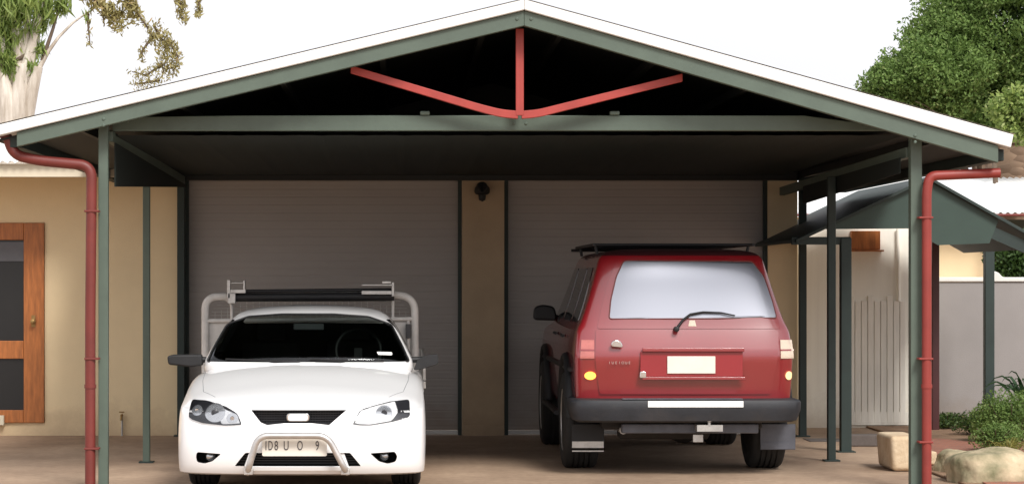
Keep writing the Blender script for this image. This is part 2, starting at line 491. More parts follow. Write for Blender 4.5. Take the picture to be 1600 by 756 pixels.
nt.links.new(mw.outputs[2], bg.inputs[0]); bg.inputs[1].default_value = .13
sl = D.lights.new('sun', 'SUN'); sl.energy = 2.4; sl.angle = R(18); sl.color = (1, .965, .915)
so = D.objects.new('sun', sl); COL.objects.link(so)
az = R(SUN_AZ); el = R(SUN_EL)
dirv = Vector((math.sin(az)*math.cos(el), math.cos(az)*math.cos(el), math.sin(el)))
so.rotation_euler = dirv.to_track_quat('Z', 'Y').to_euler(); so.location = (0,0,20)
SC.view_settings.view_transform = 'Standard'; SC.view_settings.look = 'None'
SC.view_settings.gamma = 1; SC.view_settings.exposure = .50
SC.render.engine = 'CYCLES'; SC.cycles.max_bounces = 8; SC.cycles.transparent_max_bounces = 12
try: SC.cycles.use_denoising = True
except Exception: pass

# ------------------------------------------------------------------ setting
bm = NB(); bmesh.ops.create_grid(bm, x_segments=1, y_segments=1, size=900)
tag(obj('ground', bm, M['ground']), 'pinkish beige concrete driveway and yard', kind='structure')

# garden bed soil and brick paving, right
bm = NB()
prism(bm, [(3.99,16.3),(5.6,16.3),(8.5,20.5),(8.5,23.1),(4.6,23.1),(4.6,21.2),(3.99,18.6)], 'z', .002, .02)
tag(obj('garden_bed', bm, M['soil'], bevel=.01), 'bare brown soil of the garden bed', kind='structure')
bm = NB()
prism(bm, [(4.02,15.2),(6.2,15.2),(6.2,17.5),(4.9,20.9),(4.5,20.9)], 'z', .0225, .03)
tag(obj('brick_path', bm, M['brick']), 'red brick paving beside the driveway', kind='structure')

# ------------------------------------------------------------------ house
ZB = 21.75
H = thing('house', (0, ZB, 0), 'cream rendered house behind the carport with two roller garage doors', 'house')
SB = F/ZB
def bx(px): return WX(px, ZB)
def bz(py): return WZ(py, ZB)
TOP = 2.46
xdl0, xdl1, xp0, xp1, xdr0, xdr1, xend = bx(288), bx(722), bx(722), bx(788), bx(788), bx(1200), bx(1246)
bm = NB()
dL0, dL1, dB, dT = bx(0)-.42, bx(70), bz(660), bz(348)
def wallbox(x0, x1, z0, z1): box(bm, x0, x1, ZB, ZB+.22, z0, z1)
wallbox(-9, dL0, 0, TOP); wallbox(dL0, dL1, 0, dB); wallbox(dL0, dL1, dT, TOP)
wallbox(dL1, xdl0, 0, TOP)
wallbox(xdl0, xp0, 2.44, TOP); wallbox(xdr0, xdr1, 2.44, TOP)
wallbox(xdr1, xend, 0, TOP)
box(bm, xend-.22, xend, ZB+.22, ZB+6, 0, TOP)
obj('wall', bm, M['cream'], H)
bm = NB(); box(bm, xp0+.002, xp1-.002, ZB-.06, ZB+.2, 0, TOP-.02)
box(bm, xp0+.002, xp1-.002, ZB-.07, ZB-.06, 0, .10)
obj('pilaster', bm, M['pilaster'], H, bevel=.012)
# roller doors: ribbed curtain, guides, bottom rail
for x0, x1 in ((xdl0, xdl1), (xdr0, xdr1)):
    bm = NB(); n = 270; prev = None
    for i in range(n+1):
        z = .05 + (2.40)*i/n
        t = (z/.075) % 1
        yy = ZB+.09 + (.003 if t < .15 else (-.001+.0022*math.sin(t*math.pi)))
        v = (bm.verts.new((x0+.002, yy, z)), bm.verts.new((x1-.002, yy, z)))
        if prev: bm.faces.new((prev[0], prev[1], v[1], v[0]))
        prev = v
    d = obj('garage_door', bm, M['roller'], H, smooth=30)
    bm = NB(); box(bm, x0+.04, x1-.04, ZB+.06, ZB+.09, .008, .045)
    obj('bottom_rail', bm, M['roller_edge'], d, bevel=.004)
    bm = NB(); mx_ = (x0+x1)/2; lathe(bm, [(-.03,.02),(-.02,.028),(0,.03)], 20, 'y', (mx_, ZB+.085, 1.0)); box(bm, mx_-.05, mx_+.05, ZB+.045, ZB+.055, .99, 1.01); obj('lock', bm, M['steel'], d, smooth=40)
    for q in (-.5, .5):
        bm = NB(); tube(bm, arc_path([(mx_+q-.06, ZB+.09, .25), (mx_+q-.06, ZB+.05, .25), (mx_+q+.06, ZB+.05, .25), (mx_+q+.06, ZB+.09, .25)], .02, 4), .007, 8); obj('lift_handle', bm, M['steel'], d, smooth=50)
    for gx in (x0+.02, x1-.02):
        bm = NB(); box(bm, gx-.018, gx+.018, ZB+.03, ZB+.085, 0.002, 2.44)
        obj('door_guide', bm, M['greendark'], d)
# screen door
dr = None
g = .002
bm = NB(); box(bm, dL0-.1, dL1+.1, ZB+.222, ZB+.24, 0, TOP); obj('inner_lining', bm, M['cavity'], H)
bm = NB()
xl, xr = dL0+g, dL1-g
z0, z1 = dB+g, dT-g
st = (70-38)/SB
mid0, mid1 = bz(560), bz(532)
y0, y1 = ZB-.03, ZB+.03
box(bm, xl, xl+st, y0, y1, z0, z1); box(bm, xr-st, xr, y0, y1, z0, z1)
box(bm, xl+st, xr-st, y0, y1, bz(375), z1); box(bm, xl+st, xr-st, y0, y1, mid0, mid1); box(bm, xl+st, xr-st, y0, y1, z0, bz(640))
sd = obj('screen_door', bm, M['orange_wood'], H, bevel=.006)
for a, b in ((mid1, bz(375)), (bz(640), mid0)):
    bm = NB(); box(bm, xl+st, xr-st, ZB+.0, ZB+.008, a, b); obj('screen_panel', bm, M['flyscreen'], sd)
bm = NB(); box(bm, xl+st, xr-st, ZB-.012, ZB-.004, bz(408), bz(378)); obj('blind', bm, M['grey_panel'], sd)
bm = NB(); hx, hz = bx(53), bz(502)
lathe(bm, [(-.05,.012),(-.045,.022),(-.02,.022),(-.015,.008),(0,.008),(.0,.025),(.012,.025)], 16, 'y', (hx, ZB-.045, hz))
box(bm, hx-.018, hx+.018, ZB-.037, ZB-.031, hz-.05, hz+.06)
obj('handle', bm, M['brass'], sd, smooth=40)
bm = NB(); box(bm, dL0-.04, bx(8), ZB-.07, ZB-.002, dB-.02, bz(648)); obj('door_step', bm, M['cream_fascia'], H, bevel=.006)
# eave, fascia, roof
bm = NB(); box(bm, -9.3, -2.35, 20.95, 20.99, 2.40, 2.52); obj('fascia', bm, M['cream_fascia'], H, bevel=.004)
bm = NB(); box(bm, -9.3, -2.35, 20.99, ZB, 2.44, 2.455); obj('soffit', bm, M['cream_fascia'], H)
bm = NB(); prev = None; n = 320
for i in range(n+1):
    x = -9.3+7.2*i/n; dz = .012*math.sin(x/.076*2*math.pi)
    v = [bm.verts.new((x, 20.88, 2.535+dz)), bm.verts.new((x, 25.2, 3.13+dz))]
    if prev: bm.faces.new((prev[0], v[0], v[1], prev[1]))
    prev = v
obj('roof', bm, M['white_roof'], H, smooth=60)
bm = NB(); prev = None
box(bm, -2.1, xend+.1, 22.0, 27.6, 2.47, 2.53)
obj('rear_roof', bm, M['white_roof'], H)

# wall lamp over the pilaster
L = W(753, 298, ZB-.06)
t = thing('wall_lamp', (L.x, ZB-.062, L.z), 'black twin floodlight fixed at the top of the tan pillar', 'lamp')
bm = NB(); lathe(bm, [(-.03,.05),(0,.055)], 20, 'y', (L.x, ZB-.062, L.z+.03)); obj('mount', bm, M['black_plastic'], t, smooth=40)
for s in (-1, 1):
    bm = NB(); lathe(bm, [(-.10,.052),(-.095,.056),(-.02,.045),(.02,.02)], 20, 'y')
    bmesh.ops.rotate(bm, verts=bm.verts, cent=(0,0,0), matrix=Matrix.Rotation(R(-35*s), 3, 'Z') @ Matrix.Rotation(R(-20), 3, 'X'))
    bmesh.ops.translate(bm, verts=bm.verts, vec=(L.x+s*.045, ZB-.12, L.z-.01))
    obj('floodlight', bm, M['black_plastic'], t, smooth=40)
bm = NB(); lathe(bm, [(-.05,.004),(-.035,.03),(0,.036),(.03,.03)], 16, 'z', (L.x, ZB-.13, L.z-.055)); obj('sensor', bm, M['black_plastic'], t, smooth=50)

# garden tap on the wall
tp = W(191, 672, ZB-.02)
t = thing('garden_tap', (tp.x, ZB, 0), 'small brass garden tap on the cream wall between the left posts', 'tap')
bm = NB(); tube(bm, [(tp.x, ZB-.03, .0), (tp.x, ZB-.03, .20)], .009, 8); obj('pipe', bm, M['steel'], t, smooth=50)
bm = NB(); tube(bm, arc_path([(tp.x, ZB-.03, .195), (tp.x, ZB-.09, .195), (tp.x, ZB-.10, .15)], .03), .012, 8); 
tube(bm, [(tp.x-.025, ZB-.06, .225), (tp.x+.025, ZB-.06, .225)], .006, 8); obj('spout', bm, M['brass'], t, smooth=50)

# ------------------------------------------------------------------ carport
ZF = 16.0
CP = thing('carport', (WX(792, 16.2), 16.2, 0), 'green steel gable carport with white roof edge and red truss struts', 'carport')
fx = lambda px: WX(px, ZF)
fz = lambda py: WZ(py, ZF)
RX, RZ = fx(819), fz(17)          # top of green barge beam at the ridge
LX, LZ = fx(26), fz(207)
EX, EZ = fx(1560), fz(228)
GT = .105                          # green band depth
ZR = 21.72
# green front rafters (two)
for (ex, ez), gt in (((LX, LZ), .10), ((EX, EZ), .118)):
    bm = NB(); prism(bm, [(RX, RZ), (ex, ez), (ex, ez-gt), (RX, RZ-.105)], 'y', ZF, ZF+.06)
    obj('front_rafter', bm, M['green'], CP, bevel=.005)
# white barge capping, a touch proud, runs past the eaves
wt = .078
for (ex, ez), s in (((fx(-14), fz(216)), -1), ((fx(1578), fz(232)), 1)):
    bm = NB()
    zt = wt if s < 0 else .10
    prism(bm, [(RX, RZ+.002), (ex, ez+.002), (ex+.02*s, ez+zt*.95), (RX, RZ+wt)], 'y', ZF-.03, ZF+.07)
    obj('barge_capping', bm, M['white_roof'], CP, bevel=.008)
# thin grey edge line of the roof sheet on top + roof sheets (corrugated), underside lining
for (ex, ez), s in (((fx(-14), fz(216)), -1), ((fx(1578), fz(232)), 1)):
    bm = NB(); n = 150; prev = None
    for i in range(n+1):
        y = ZF-.035 + (ZR+.25-ZF)*i/n; dz = .002*math.sin(i*2.1)
        v = [bm.verts.new((RX, y, RZ+wt+.003+dz)), bm.verts.new((ex+.03*s, y, ez+(wt if s<0 else .10)*.95+.003+dz))]
        if prev: bm.faces.new((prev[0], v[0], v[1], prev[1]))
        prev = v
    obj('roof_sheet', bm, M['white_roof'], CP, smooth=60)
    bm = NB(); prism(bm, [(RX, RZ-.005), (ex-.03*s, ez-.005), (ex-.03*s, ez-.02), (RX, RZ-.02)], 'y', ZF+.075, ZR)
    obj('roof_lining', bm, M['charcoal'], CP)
# eave gutters running back
for ex, ez, nm in ((LX, LZ, 0), (EX, EZ, 1)):
    s = -1 if ex < 0 else 1
    bm = NB(); box(bm, ex-.02*s, ex+.0*s+.06*s, ZF+.08, ZR+.1, ez-.10, ez-.02); obj('eave_gutter', bm, M['greendark'], CP, bevel=.006)
# rear gable infill
def roofz(x, drop=0):
    z = RZ+(LZ-RZ)*(RX-x)/(RX-LX) if x < RX else RZ+(EZ-RZ)*(x-RX)/(EX-RX)
    return z-drop
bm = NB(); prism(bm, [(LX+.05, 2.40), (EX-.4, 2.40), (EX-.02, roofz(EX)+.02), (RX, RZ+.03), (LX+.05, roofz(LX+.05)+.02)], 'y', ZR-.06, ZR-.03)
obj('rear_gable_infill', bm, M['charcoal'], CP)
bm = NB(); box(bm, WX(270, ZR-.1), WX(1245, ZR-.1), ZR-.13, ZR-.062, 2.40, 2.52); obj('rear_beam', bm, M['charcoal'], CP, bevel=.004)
# purlins under the lining
for k in range(5):
    for s in (-1, 1):
        e = LX if s < 0 else EX
        x = RX+(e-RX)*(.08+.2*k)
        bm = NB(); box(bm, x-.02, x+.02, ZF+.08, ZR-.07, roofz(x)-.085, roofz(x)-.022); obj('purlin', bm, M['charcoal'], CP)
# bottom chord, front truss
ZC = 16.36
cz0, cz1 = WZ(205, ZC), WZ(181, ZC)
bm = NB()
# chord in the plane of the posts: clipped under the rafters
xl_, xr_ = WX(176, ZC), WX(1418, ZC)
pts = [(xl_, cz0-.0), (xr_, cz0), (xr_, min(cz1, roofz(xr_)-.02)), (RX+2.0, cz1), (RX-2.0, cz1), (xl_, min(cz1, roofz(xl_)-.02))]
prism(bm, pts, 'y', ZC-.03, ZC+.03)
obj('bottom_chord', bm, M['green'], CP, bevel=.006)
# two cleats on the chord
for px in (664, 960):
    p = W(px, 179, ZC-.02)
    bm = NB(); box(bm, p.x-.035, p.x+.035, ZC-.05, ZC-.0, cz1+.001, cz1+.03); obj('cleat', bm, M['green'], CP, bevel=.008)
# red king post and struts
ZK = 16.2
bm = NB(); kx = WX(812, ZK); box(bm, kx-.028, kx+.028, ZK-.025, ZK+.025, WZ(181, ZK), roofz(kx)-.10)
obj('king_post', bm, M['red_steel'], CP, bevel=.004)
for px, py in ((548, 109), (1066, 122)):
    s = -1 if px < 812 else 1
    a = W(812+6*s, 178, ZK); b = W(px, py, ZK)
    midp = W(812+60*s, 170 if s > 0 else 169, ZK)
    path = [W(812+3*s, 180, ZK), W(812+28*s, 178, ZK), W(812+62*s, 169.5, ZK), b]
    bm = NB()
    path = arc_path(path, .12, 4); path = [Vector(p) for p in path]
    th = .03
    up = [bm.verts.new((p.x, ZK-.022, p.z+th*.95)) for p in path]; dn = [bm.verts.new((p.x, ZK-.022, p.z-th*.9)) for p in path]
    ub = [bm.verts.new((p.x, ZK+.022, p.z+th*.95)) for p in path]; db = [bm.verts.new((p.x, ZK+.022, p.z-th*.9)) for p in path]
    for i in range(len(path)-1):
        for q in ((up[i],up[i+1],dn[i+1],dn[i]), (ub[i],db[i],db[i+1],ub[i+1]), (up[i],ub[i],ub[i+1],up[i+1]), (dn[i],dn[i+1],db[i+1],db[i])): bm.faces.new(q)
    bm.faces.new((up[0],dn[0],db[0],ub[0])); bm.faces.new((up[-1],ub[-1],db[-1],dn[-1]))
    obj('truss_strut', bm, M['red_steel'], CP, bevel=.004)
# flat dark ceiling lining between the side beams
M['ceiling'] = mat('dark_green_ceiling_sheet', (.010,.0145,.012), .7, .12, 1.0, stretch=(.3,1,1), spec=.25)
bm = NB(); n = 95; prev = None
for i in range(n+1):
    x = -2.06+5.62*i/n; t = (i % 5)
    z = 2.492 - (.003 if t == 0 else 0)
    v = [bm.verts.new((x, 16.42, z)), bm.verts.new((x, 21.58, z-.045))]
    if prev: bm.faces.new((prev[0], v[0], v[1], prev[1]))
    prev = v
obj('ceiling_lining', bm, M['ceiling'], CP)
# posts: (px, Z, top)
ph = .034
for px, Z, m, hw in ((162, 16.22, 'green', .034), (1430, 16.22, 'green', .040), (229, 18.5, 'green', .028), (1299, 18.65, 'greendark', .032), (283, 21.66, 'greendark', .035), (1254, 21.6, 'greendark', .034)):
    x = WX(px, Z)
    bm = NB(); box(bm, x-hw, x+hw, Z-hw, Z+hw, .004, (2.30 if Z < 19 else min(roofz(x)-.085, 2.62)) if Z > 17 else roofz(x)-.075)
    p = obj('post', bm, M[m], CP, bevel=.006)
    bm = NB(); box(bm, x-hw-.03, x+hw+.03, Z-hw-.03, Z+hw+.03, .001, .012); obj('base_plate', bm, M['greendark'], p)
# dark valance panels hung under the side beams
for x, q in ((-2.04, [(16.27,2.43),(21.58,2.355),(21.58,2.335),(16.27,2.12)]), (3.505, [(16.27,2.325),(20.2,2.285),(20.2,2.13),(16.27,2.215)])):
    bm = NB(); prism(bm, q, 'x', x, x+.008); obj('side_valance', bm, M['ceiling'], CP)
# side plates: post tops front to back
for pa, pb in (((WX(170,16.25), WZ(213,16.25)), (WX(285,21.6), WZ(282,21.6))), ((WX(1422,16.25), WZ(238,16.25)), (WX(1222,21.6), WZ(299,21.6)))):
    bm = NB(); beam(bm, (pa[0], 16.27, pa[1]), (pb[0], 21.6, pb[1]), .05, .075); obj('side_beam', bm, M['green'], CP, bevel=.004)
for px, py in ((162,186),(162,196),(1430,212),(1430,222),(808,30),(830,30),(200,190),(1390,192),(803,193),(822,193)):
    Zb = ZF if py < 60 or px in (162, 1430) else ZC-.03
    p = W(px, py, Zb); bm = NB(); lathe(bm, [(-.008,.007),(-.006,.011),(0,.012)], 6, 'y', (p.x, p.y, p.z)); obj('bolt', bm, M['green'], CP)
# downpipes
ZD = 16.12
def P(px, py, Z=ZD): return tuple(W(px, py, Z))
bm = NB(); tube(bm, arc_path([P(-40,206), P(10,206), P(20,242), P(60,251), P(143,259), P(143,300), P(141,500), P(141,780)], .12, 7), .037, 14)
p = obj('downpipe', bm, M['maroon'], CP, smooth=50)
for q in (330, 560, 700):
    bm = NB(); a = P(142, q); box(bm, a[0]-.042, a[0]+.06, ZD-.042, ZD+.05, a[2]-.007, a[2]+.007); obj('pipe_strap', bm, M['maroon'], p, bevel=.003)
bm = NB(); tube(bm, [P(141,600), P(141,606)], .042, 14); obj('pipe_collar', bm, M['maroon'], p, smooth=40)
bm = NB(); tube(bm, arc_path([P(1562,270), P(1452,275), P(1448,300), P(1448,790)], .05, 6), .034, 14)
p = obj('downpipe', bm, M['pipe_red'], CP, smooth=50)
for q in (340, 560, 690):
    bm = NB(); a = P(1448, q); box(bm, a[0]-.06, a[0]+.038, ZD-.038, ZD+.05, a[2]-.007, a[2]+.007); obj('pipe_strap', bm, M['pipe_red'], p, bevel=.003)
bm = NB(); tube(bm, [P(1448,600), P(1448,606)], .039, 14); obj('pipe_collar', bm, M['pipe_red'], p, smooth=40)

# ------------------------------------------------------------------ car helpers
def outline(w, df, dr, sweep, n=2.6, nf=22, ns=14, rc=.10, bulge=.0):
    """closed plan outline: end facing the camera at df (curved), far end at dr"""
    pts = []
    for i in range(nf+1):
        t = -math.pi/2 + math.pi*i/nf
        s, c = math.sin(t), math.cos(t)
        x = w*math.copysign(abs(s)**(2/n), s); d = df + sweep*(1-abs(c)**(2/n))
        pts.append((x, d))
    rc = min(rc, w*.9)
    for i in range(1, ns+1):
        t = i/ns; d = df+sweep+(dr-rc-df-sweep)*t
        pts.append((w+bulge*math.sin(math.pi*t), d))
    for k in range(1, 5):
        a = math.pi/2*k/4; pts.append((w-rc+rc*math.cos(a), dr-rc+rc*math.sin(a)))
    for i in range(1, 6): pts.append(((w-rc)*(1-2*i/6), dr))
    for k in range(0, 4):
        a = math.pi/2*k/4; pts.append((-(w-rc)-rc*math.sin(a), dr-rc+rc*math.cos(a)))
    for i in range(ns, 0, -1):
        t = i/ns; d = df+sweep+(dr-rc-df-sweep)*t
        pts.append((-(w+bulge*math.sin(math.pi*t)), d))
    return pts

def make_wheel(root, x, y, r, wd, rimmat, side):
    rr = r*.64
    hw = wd/2
    prof = [(-hw*.9, rr), (-hw, rr*1.08), (-hw, r*.86), (-hw*.93, r*.95), (-hw*.80, r*.99), (-hw*.62, r)]
    for g_ in (-.45, -.15, .15, .45):
        prof += [(hw*(g_-.05), r), (hw*(g_-.045), r-.010), (hw*(g_+.045), r-.010), (hw*(g_+.05), r)]
    prof += [(hw*.62, r), (hw*.80, r*.99), (hw*.93, r*.95), (hw, r*.86), (hw, rr*1.08), (hw*.9, rr)]
    bm = NB(); lathe(bm, prof, 48, 'x', (0,0,0))
    # tread sipes: pull alternate outer vertices
    o = obj('wheel', bm, M['rubber'], root, local=True, smooth=35); o.location = (x, y, r)
    bm = NB(); s = side
    lathe(bm, [(s*hw*.55, .01), (s*hw*.62, rr*.3), (s*hw*.40, rr*.45), (s*hw*.42, rr*.85), (s*hw*.93, rr*.96), (s*hw*.96, rr*1.0), (s*hw*.5, rr*1.0)], 40, 'x')
    for k in range(5):
        a = 2*math.pi*k/5
        m4 = Matrix.Rotation(a, 4, 'X')
        box(bm, min(s*hw*.55, s*hw*.85), max(s*hw*.55, s*hw*.85), -rr*.13, rr*.13, rr*.15, rr*.92, mtx=m4)
    obj('rim', bm, rimmat, o, local=True, smooth=35)
    return o

# ------------------------------------------------------------------ white ute
UX, UZ0 = -.70, 15.6
U = thing('ute', (UX, UZ0, 0), 'white utility truck with nudge bar and ladder rack parked nose out', 'ute')
def us(px, d=0): return WX(px, UZ0+d)-UX
def uz(py, d=0): return WZ(py, UZ0+d)
def sm(a, b, t):
    t = max(0, min(1, (t-a)/(b-a))); return t*t*(3-2*t)
def rise(d): return .185*sm(.05, 1.35, d)
lev = [(.125,0,.83,.09,.30),(.14,0,.848,.04,.32),(.20,0,.852,.01,.34),(.28,0,.855,.0,.35),(.36,.1,.857,.0,.37),(.44,.3,.857,.01,.38),
       (.51,.6,.855,.03,.40),(.56,.85,.848,.055,.41),(.59,1,.832,.08,.43),(.608,1,.812,.105,.42),(.622,1,.785,.135,.40),(.64,1,.72,.19,.36),
       (.655,1,.60,.26,.30),(.665,1,.44,.34,.22),(.672,1,.25,.44,.12),(.674,1,.10,.50,.05),(.6745,1,.0003,.52,.0001)]
rings = []
for z, k, w_, df, swp in lev:
    rings.append([(x, d, z + k*rise(d) - (.032*(abs(x)/.8)**3 if z > .58 else 0)) for x, d in outline(w_, df, 2.6 if w_ > .5 else 2.6-(.5-w_)*.5, swp, 2.9 if z < .6 else 2.6, 28, 18, .06)])
bm = NB(); loft(bm, rings, seam=True)
bmesh.ops.recalc_face_normals(bm, faces=bm.faces)
ub = obj('body', bm, M['ute_white'], U, local=True)
m_ = ub.modifiers.new('s', 'SUBSURF'); m_.levels = 1; m_.render_levels = 1
bpy.context.view_layer.update(); bake(ub)
bv = bvh_of(ub)
def dpt(x, z):
    h = bv.ray_cast(Vector((x, -3, z)), Vector((0,1,0))); return h[0].y if h[0] else .3
grille = roundpoly([(us(391), uz(641)), (us(541), uz(641)), (us(514), uz(664)), (us(487), uz(661)), (us(444), uz(661)), (us(417), uz(664)), (us(407), uz(660))], .006, 3)
intake = roundpoly([(us(366), uz(728)), (us(383), uz(707)), (us(547), uz(707)), (us(564), uz(728))], .01, 3)
fogL = roundpoly([(us(304), uz(714)), (us(306), uz(707)), (us(345), uz(709)), (us(331), uz(721)), (us(318), uz(725)), (us(306), uz(723))], .014, 4)
fogR = roundpoly([(us(621), uz(714)), (us(617), uz(706)), (us(578), uz(708)), (us(592), uz(721)), (us(606), uz(725)), (us(618), uz(722))], .014, 4)
def cutpoly(poly, d1, d0=-1.):
    b = NB(); prism(b, poly, 'y', d0, d1); return (b, M['cavity'])
cs = [cutpoly(grille, .17), cutpoly(intake, .16), cutpoly(fogL, .27), cutpoly(fogR, .27)]
for s in (-1, 1):
    b = NB(); a0, a1 = (.60, 1.2) if s > 0 else (-1.2, -.60)
    lathe(b, [(a0, .345), (a1, .345)], 40, 'x', (0, .92, .32)); cs.append((b, M['cavity']))
# shell the cabin floor: hollow well under the windscreen
b = NB(); box(b, -.66, .66, 1.45, 2.52, .45, 1.2); cs.append((b, M['cavity']))
cut(ub, cs)
me = ub.data; me.polygons.foreach_set('use_smooth', [True]*len(me.polygons)); me.set_sharp_from_angle(angle=R(32))

# bonnet shut lines
def topline(pts, off=.001):
    out = []
    for x, d in pts:
        h = bv.ray_cast(Vector((x, d, 3)), Vector((0,0,-1)))
        if h[0] is not None: out.append(h[0]+Vector((0,0,off)))
    return out
for s in (-1, 1):
    bm = NB(); tube(bm, topline(densify([(s*.60,.34),(s*.70,.55),(s*.735,.9),(s*.745,1.25)], 6), -.0006), .0018, 6)
    obj('bonnet_gap', bm, M['mudflap'], U, local=True)

# greenhouse
g_lv = [(.68,.78,1.20),(.84,.775,1.19),(.875,.768,1.20),(.93,.74,1.23),(1.0,.705,1.35),(1.07,.668,1.47),(1.14,.63,1.59),(1.20,.592,1.71),(1.235,.55,1.82),(1.258,.47,1.95),(1.268,.33,2.08),(1.272,.12,2.2)]
rings = []
for i, (z, w_, df) in enumerate(g_lv):
    dr_ = 2.58-.12*max(0, (z-.86))/.4
    if i > 8: dr_ = 2.50-.05*(i-8)*2
    ring = outline(w_, df, dr_, .26*min(1, w_/.5), 2.35, 28, 10, .06)
    rings.append([(x, d, z-(.022*(abs(x)/.6)**2 if z > 1.15 else 0)) for x, d in ring])
bm = NB(); loft(bm, rings)
cab = obj('cab', bm, M['ute_white'], U, local=True)
m_ = cab.modifiers.new('s', 'SUBSURF'); m_.levels = 1; m_.render_levels = 1
bpy.context.view_layer.update(); bake(cab)
cv = bvh_of(cab)
ws = roundpoly([(us(320,1.2), uz(566,1.15)), (us(640,1.2), uz(566,1.15)), (us(628,1.4), uz(540,1.3)), (us(611,1.6), uz(507,1.6)), (us(575,1.7), uz(494.5,1.7)), (us(520,1.7), uz(490.5,1.7)), (us(440,1.7), uz(490.5,1.7)), (us(386,1.7), uz(494.5,1.7)), (us(352,1.6), uz(507,1.6)), (us(334,1.4), uz(540,1.3))], .02, 3)
sw = roundpoly([(1.48,.89),(1.80,1.165),(2.42,1.175),(2.44,.89)], .03, 3)
bm = NB(); patch(bm, cv, ws, -.004, .003, 'y', -3, 40, 20); wsg = obj('windscreen', bm, M['windscreen'], U, local=True, smooth=60)
bm = NB()   # black surround seal
wp = strip(cv, densify(ws+[ws[0]], 3), .001)
tube(bm, wp, .007, 6); obj('windscreen_seal', bm, M['black_plastic'], U, local=True, smooth=50)
for s, ax in ((-1, '+x'), (1, '-x')):
    bm = NB(); patch(bm, cv, sw, -.002, .003, ax, -3, 16, 10); obj('side_window', bm, M['side_glass'], U, local=True, smooth=60)
# cut openings and hollow
inner = []
for z, w_, df in g_lv[:-3]:
    w2 = w_-.05; inner.append([(x, d, z-(.03 if z > 1.15 else 0)) for x, d in outline(w2, df+.10, 2.50, .22, 2.35, 20, 6, .05)])
inner[0] = [(x, d, .7) for x, d, z in inner[0]]
b1 = NB(); loft(b1, inner)
b2 = NB(); prism(b2, ws, 'y', .6, 1.97)
b3 = NB(); prism(b3, sw, 'x', -1, 1)
cut(cab, [(b1, M['cavity']), (b2, M['lamp_dark']), (b3, M['lamp_dark'])])
me = cab.data; me.polygons.foreach_set('use_smooth', [True]*len(me.polygons)); me.set_sharp_from_angle(angle=R(32))
# interior: seats, wheel, mirror, dash
for sx in (-.33, .33):
    bm = NB(); prism(bm, roundpoly([(2.15,.5),(2.28,.5),(2.40,.98),(2.30,.99)], .03), 'x', sx-.22, sx+.22)
    prism(bm, roundpoly([(2.33,1.0),(2.41,1.0),(2.43,1.12),(2.36,1.13)], .02), 'x', sx-.11, sx+.11)
    obj('seat', bm, M['seat'], U, local=True, bevel=.02)
bm = NB()
pts = [(.36+.17*math.cos(a), 1.86+.05*math.sin(a), .93+.16*math.sin(a)) for a in [2*math.pi*k/24 for k in range(25)]]
tube(bm, pts, .013, 8); box(bm, .33, .39, 1.82, 1.86, .80, .95); obj('steering_wheel', bm, M['black_plastic'], U, local=True, smooth=50)
bm = NB(); box(bm, -.13, .10, 1.80, 1.82, 1.085, 1.135); obj('rear_view_mirror', bm, M['grey_panel'], U, local=True, bevel=.012)
bm = NB(); box(bm, -.64, .64, 1.50, 1.72, .72, .835); obj('dashboard', bm, M['lamp_dark'], U, local=True, bevel=.03)
bm = NB(); c = (us(600,1.25), uz(552,1.25)); patch(bm, cv, roundpoly([(c[0]-.055,c[1]+.012),(c[0]+.06,c[1]+.008),(c[0]+.06,c[1]-.014),(c[0]-.04,c[1]-.012)], .006), .002, .001, 'y', -3, 8, 4)
obj('windscreen_sticker', bm, M['white_paint'], U, local=True)
# wipers
for x0, x1 in ((-.60, -.05), (.02, .56)):
    bm = NB(); pp = strip(cv, densify([(x0, .885), (x1, .872)], 8), .012); tube(bm, pp, .006, 6); obj('wiper', bm, M['black_plastic'], U, local=True)
# grille insert
bm = NB()
for k in range(6):
    z = uz(662-3.8*k); sp = spans(grille, z)
    if sp: box(bm, sp[0]+.004, sp[1]-.004, .125, .135, z-.003, z+.003)
for k in range(38):
    x = -.32+.0175*k
    box(bm, x-.0015, x+.0015, .13, .137, .475, .578)
gr = obj('grille', bm, M['lamp_dark'], U, local=True)
bm = NB(); e = [( us(465)+.078*math.cos(a)*(1 if abs(math.cos(a))<.8 else 1), uz(652)+.032*math.sin(a)) for a in [2*math.pi*k/32 for k in range(32)]]
e = roundpoly([(us(447),uz(646)),(us(483),uz(646)),(us(483),uz(659)),(us(447),uz(659))], .03, 6)
prism(bm, e, 'y', .055, .075); em = obj('badge', bm, M['chrome'], U, local=True, bevel=.004)
bm = NB(); e2 = [(us(465)+(x-us(465))*.86, uz(652.5)+(z-uz(652.5))*.78) for x, z in e]; prism(bm, e2, 'y', .051, .0545); obj('badge_face', bm, M['white_paint'], em, local=True)
# intake mesh + centre bars
bm = NB()
for k in range(5):
    z = uz(725-4*k); sp = spans(intake, z)
    if sp: box(bm, sp[0]+.004, sp[1]-.004, .115, .125, z-.003, z+.003)
obj('intake_grille', bm, M['lamp_dark'], U, local=True)
for xx in ((us(381), us(393)), (us(533), us(545))):
    bm = NB()
    s = -1 if xx[0] < 0 else 1
    lo, hi = uz(729), uz(706)
    tp_ = [(xx[0], lo), (xx[1], lo), (xx[1]-.035*s, hi), (xx[0]-.035*s, hi)]
    prism(bm, tp_, 'y', .02, .10); obj('intake_divider', bm, M['ute_white'], U, local=True, bevel=.004)
# fog lamps
for c, r in ((fogL, (us(327), uz(715))), (fogR, (us(600), uz(714)))):
    bm = NB(); lathe(bm, [(.0,.01),(.012,.03),(.03,.036),(.08,.036)], 24, 'y', (r[0], .11, r[1]+.0)); obj('fog_lamp', bm, M['lamp_body'], U, local=True, smooth=40)
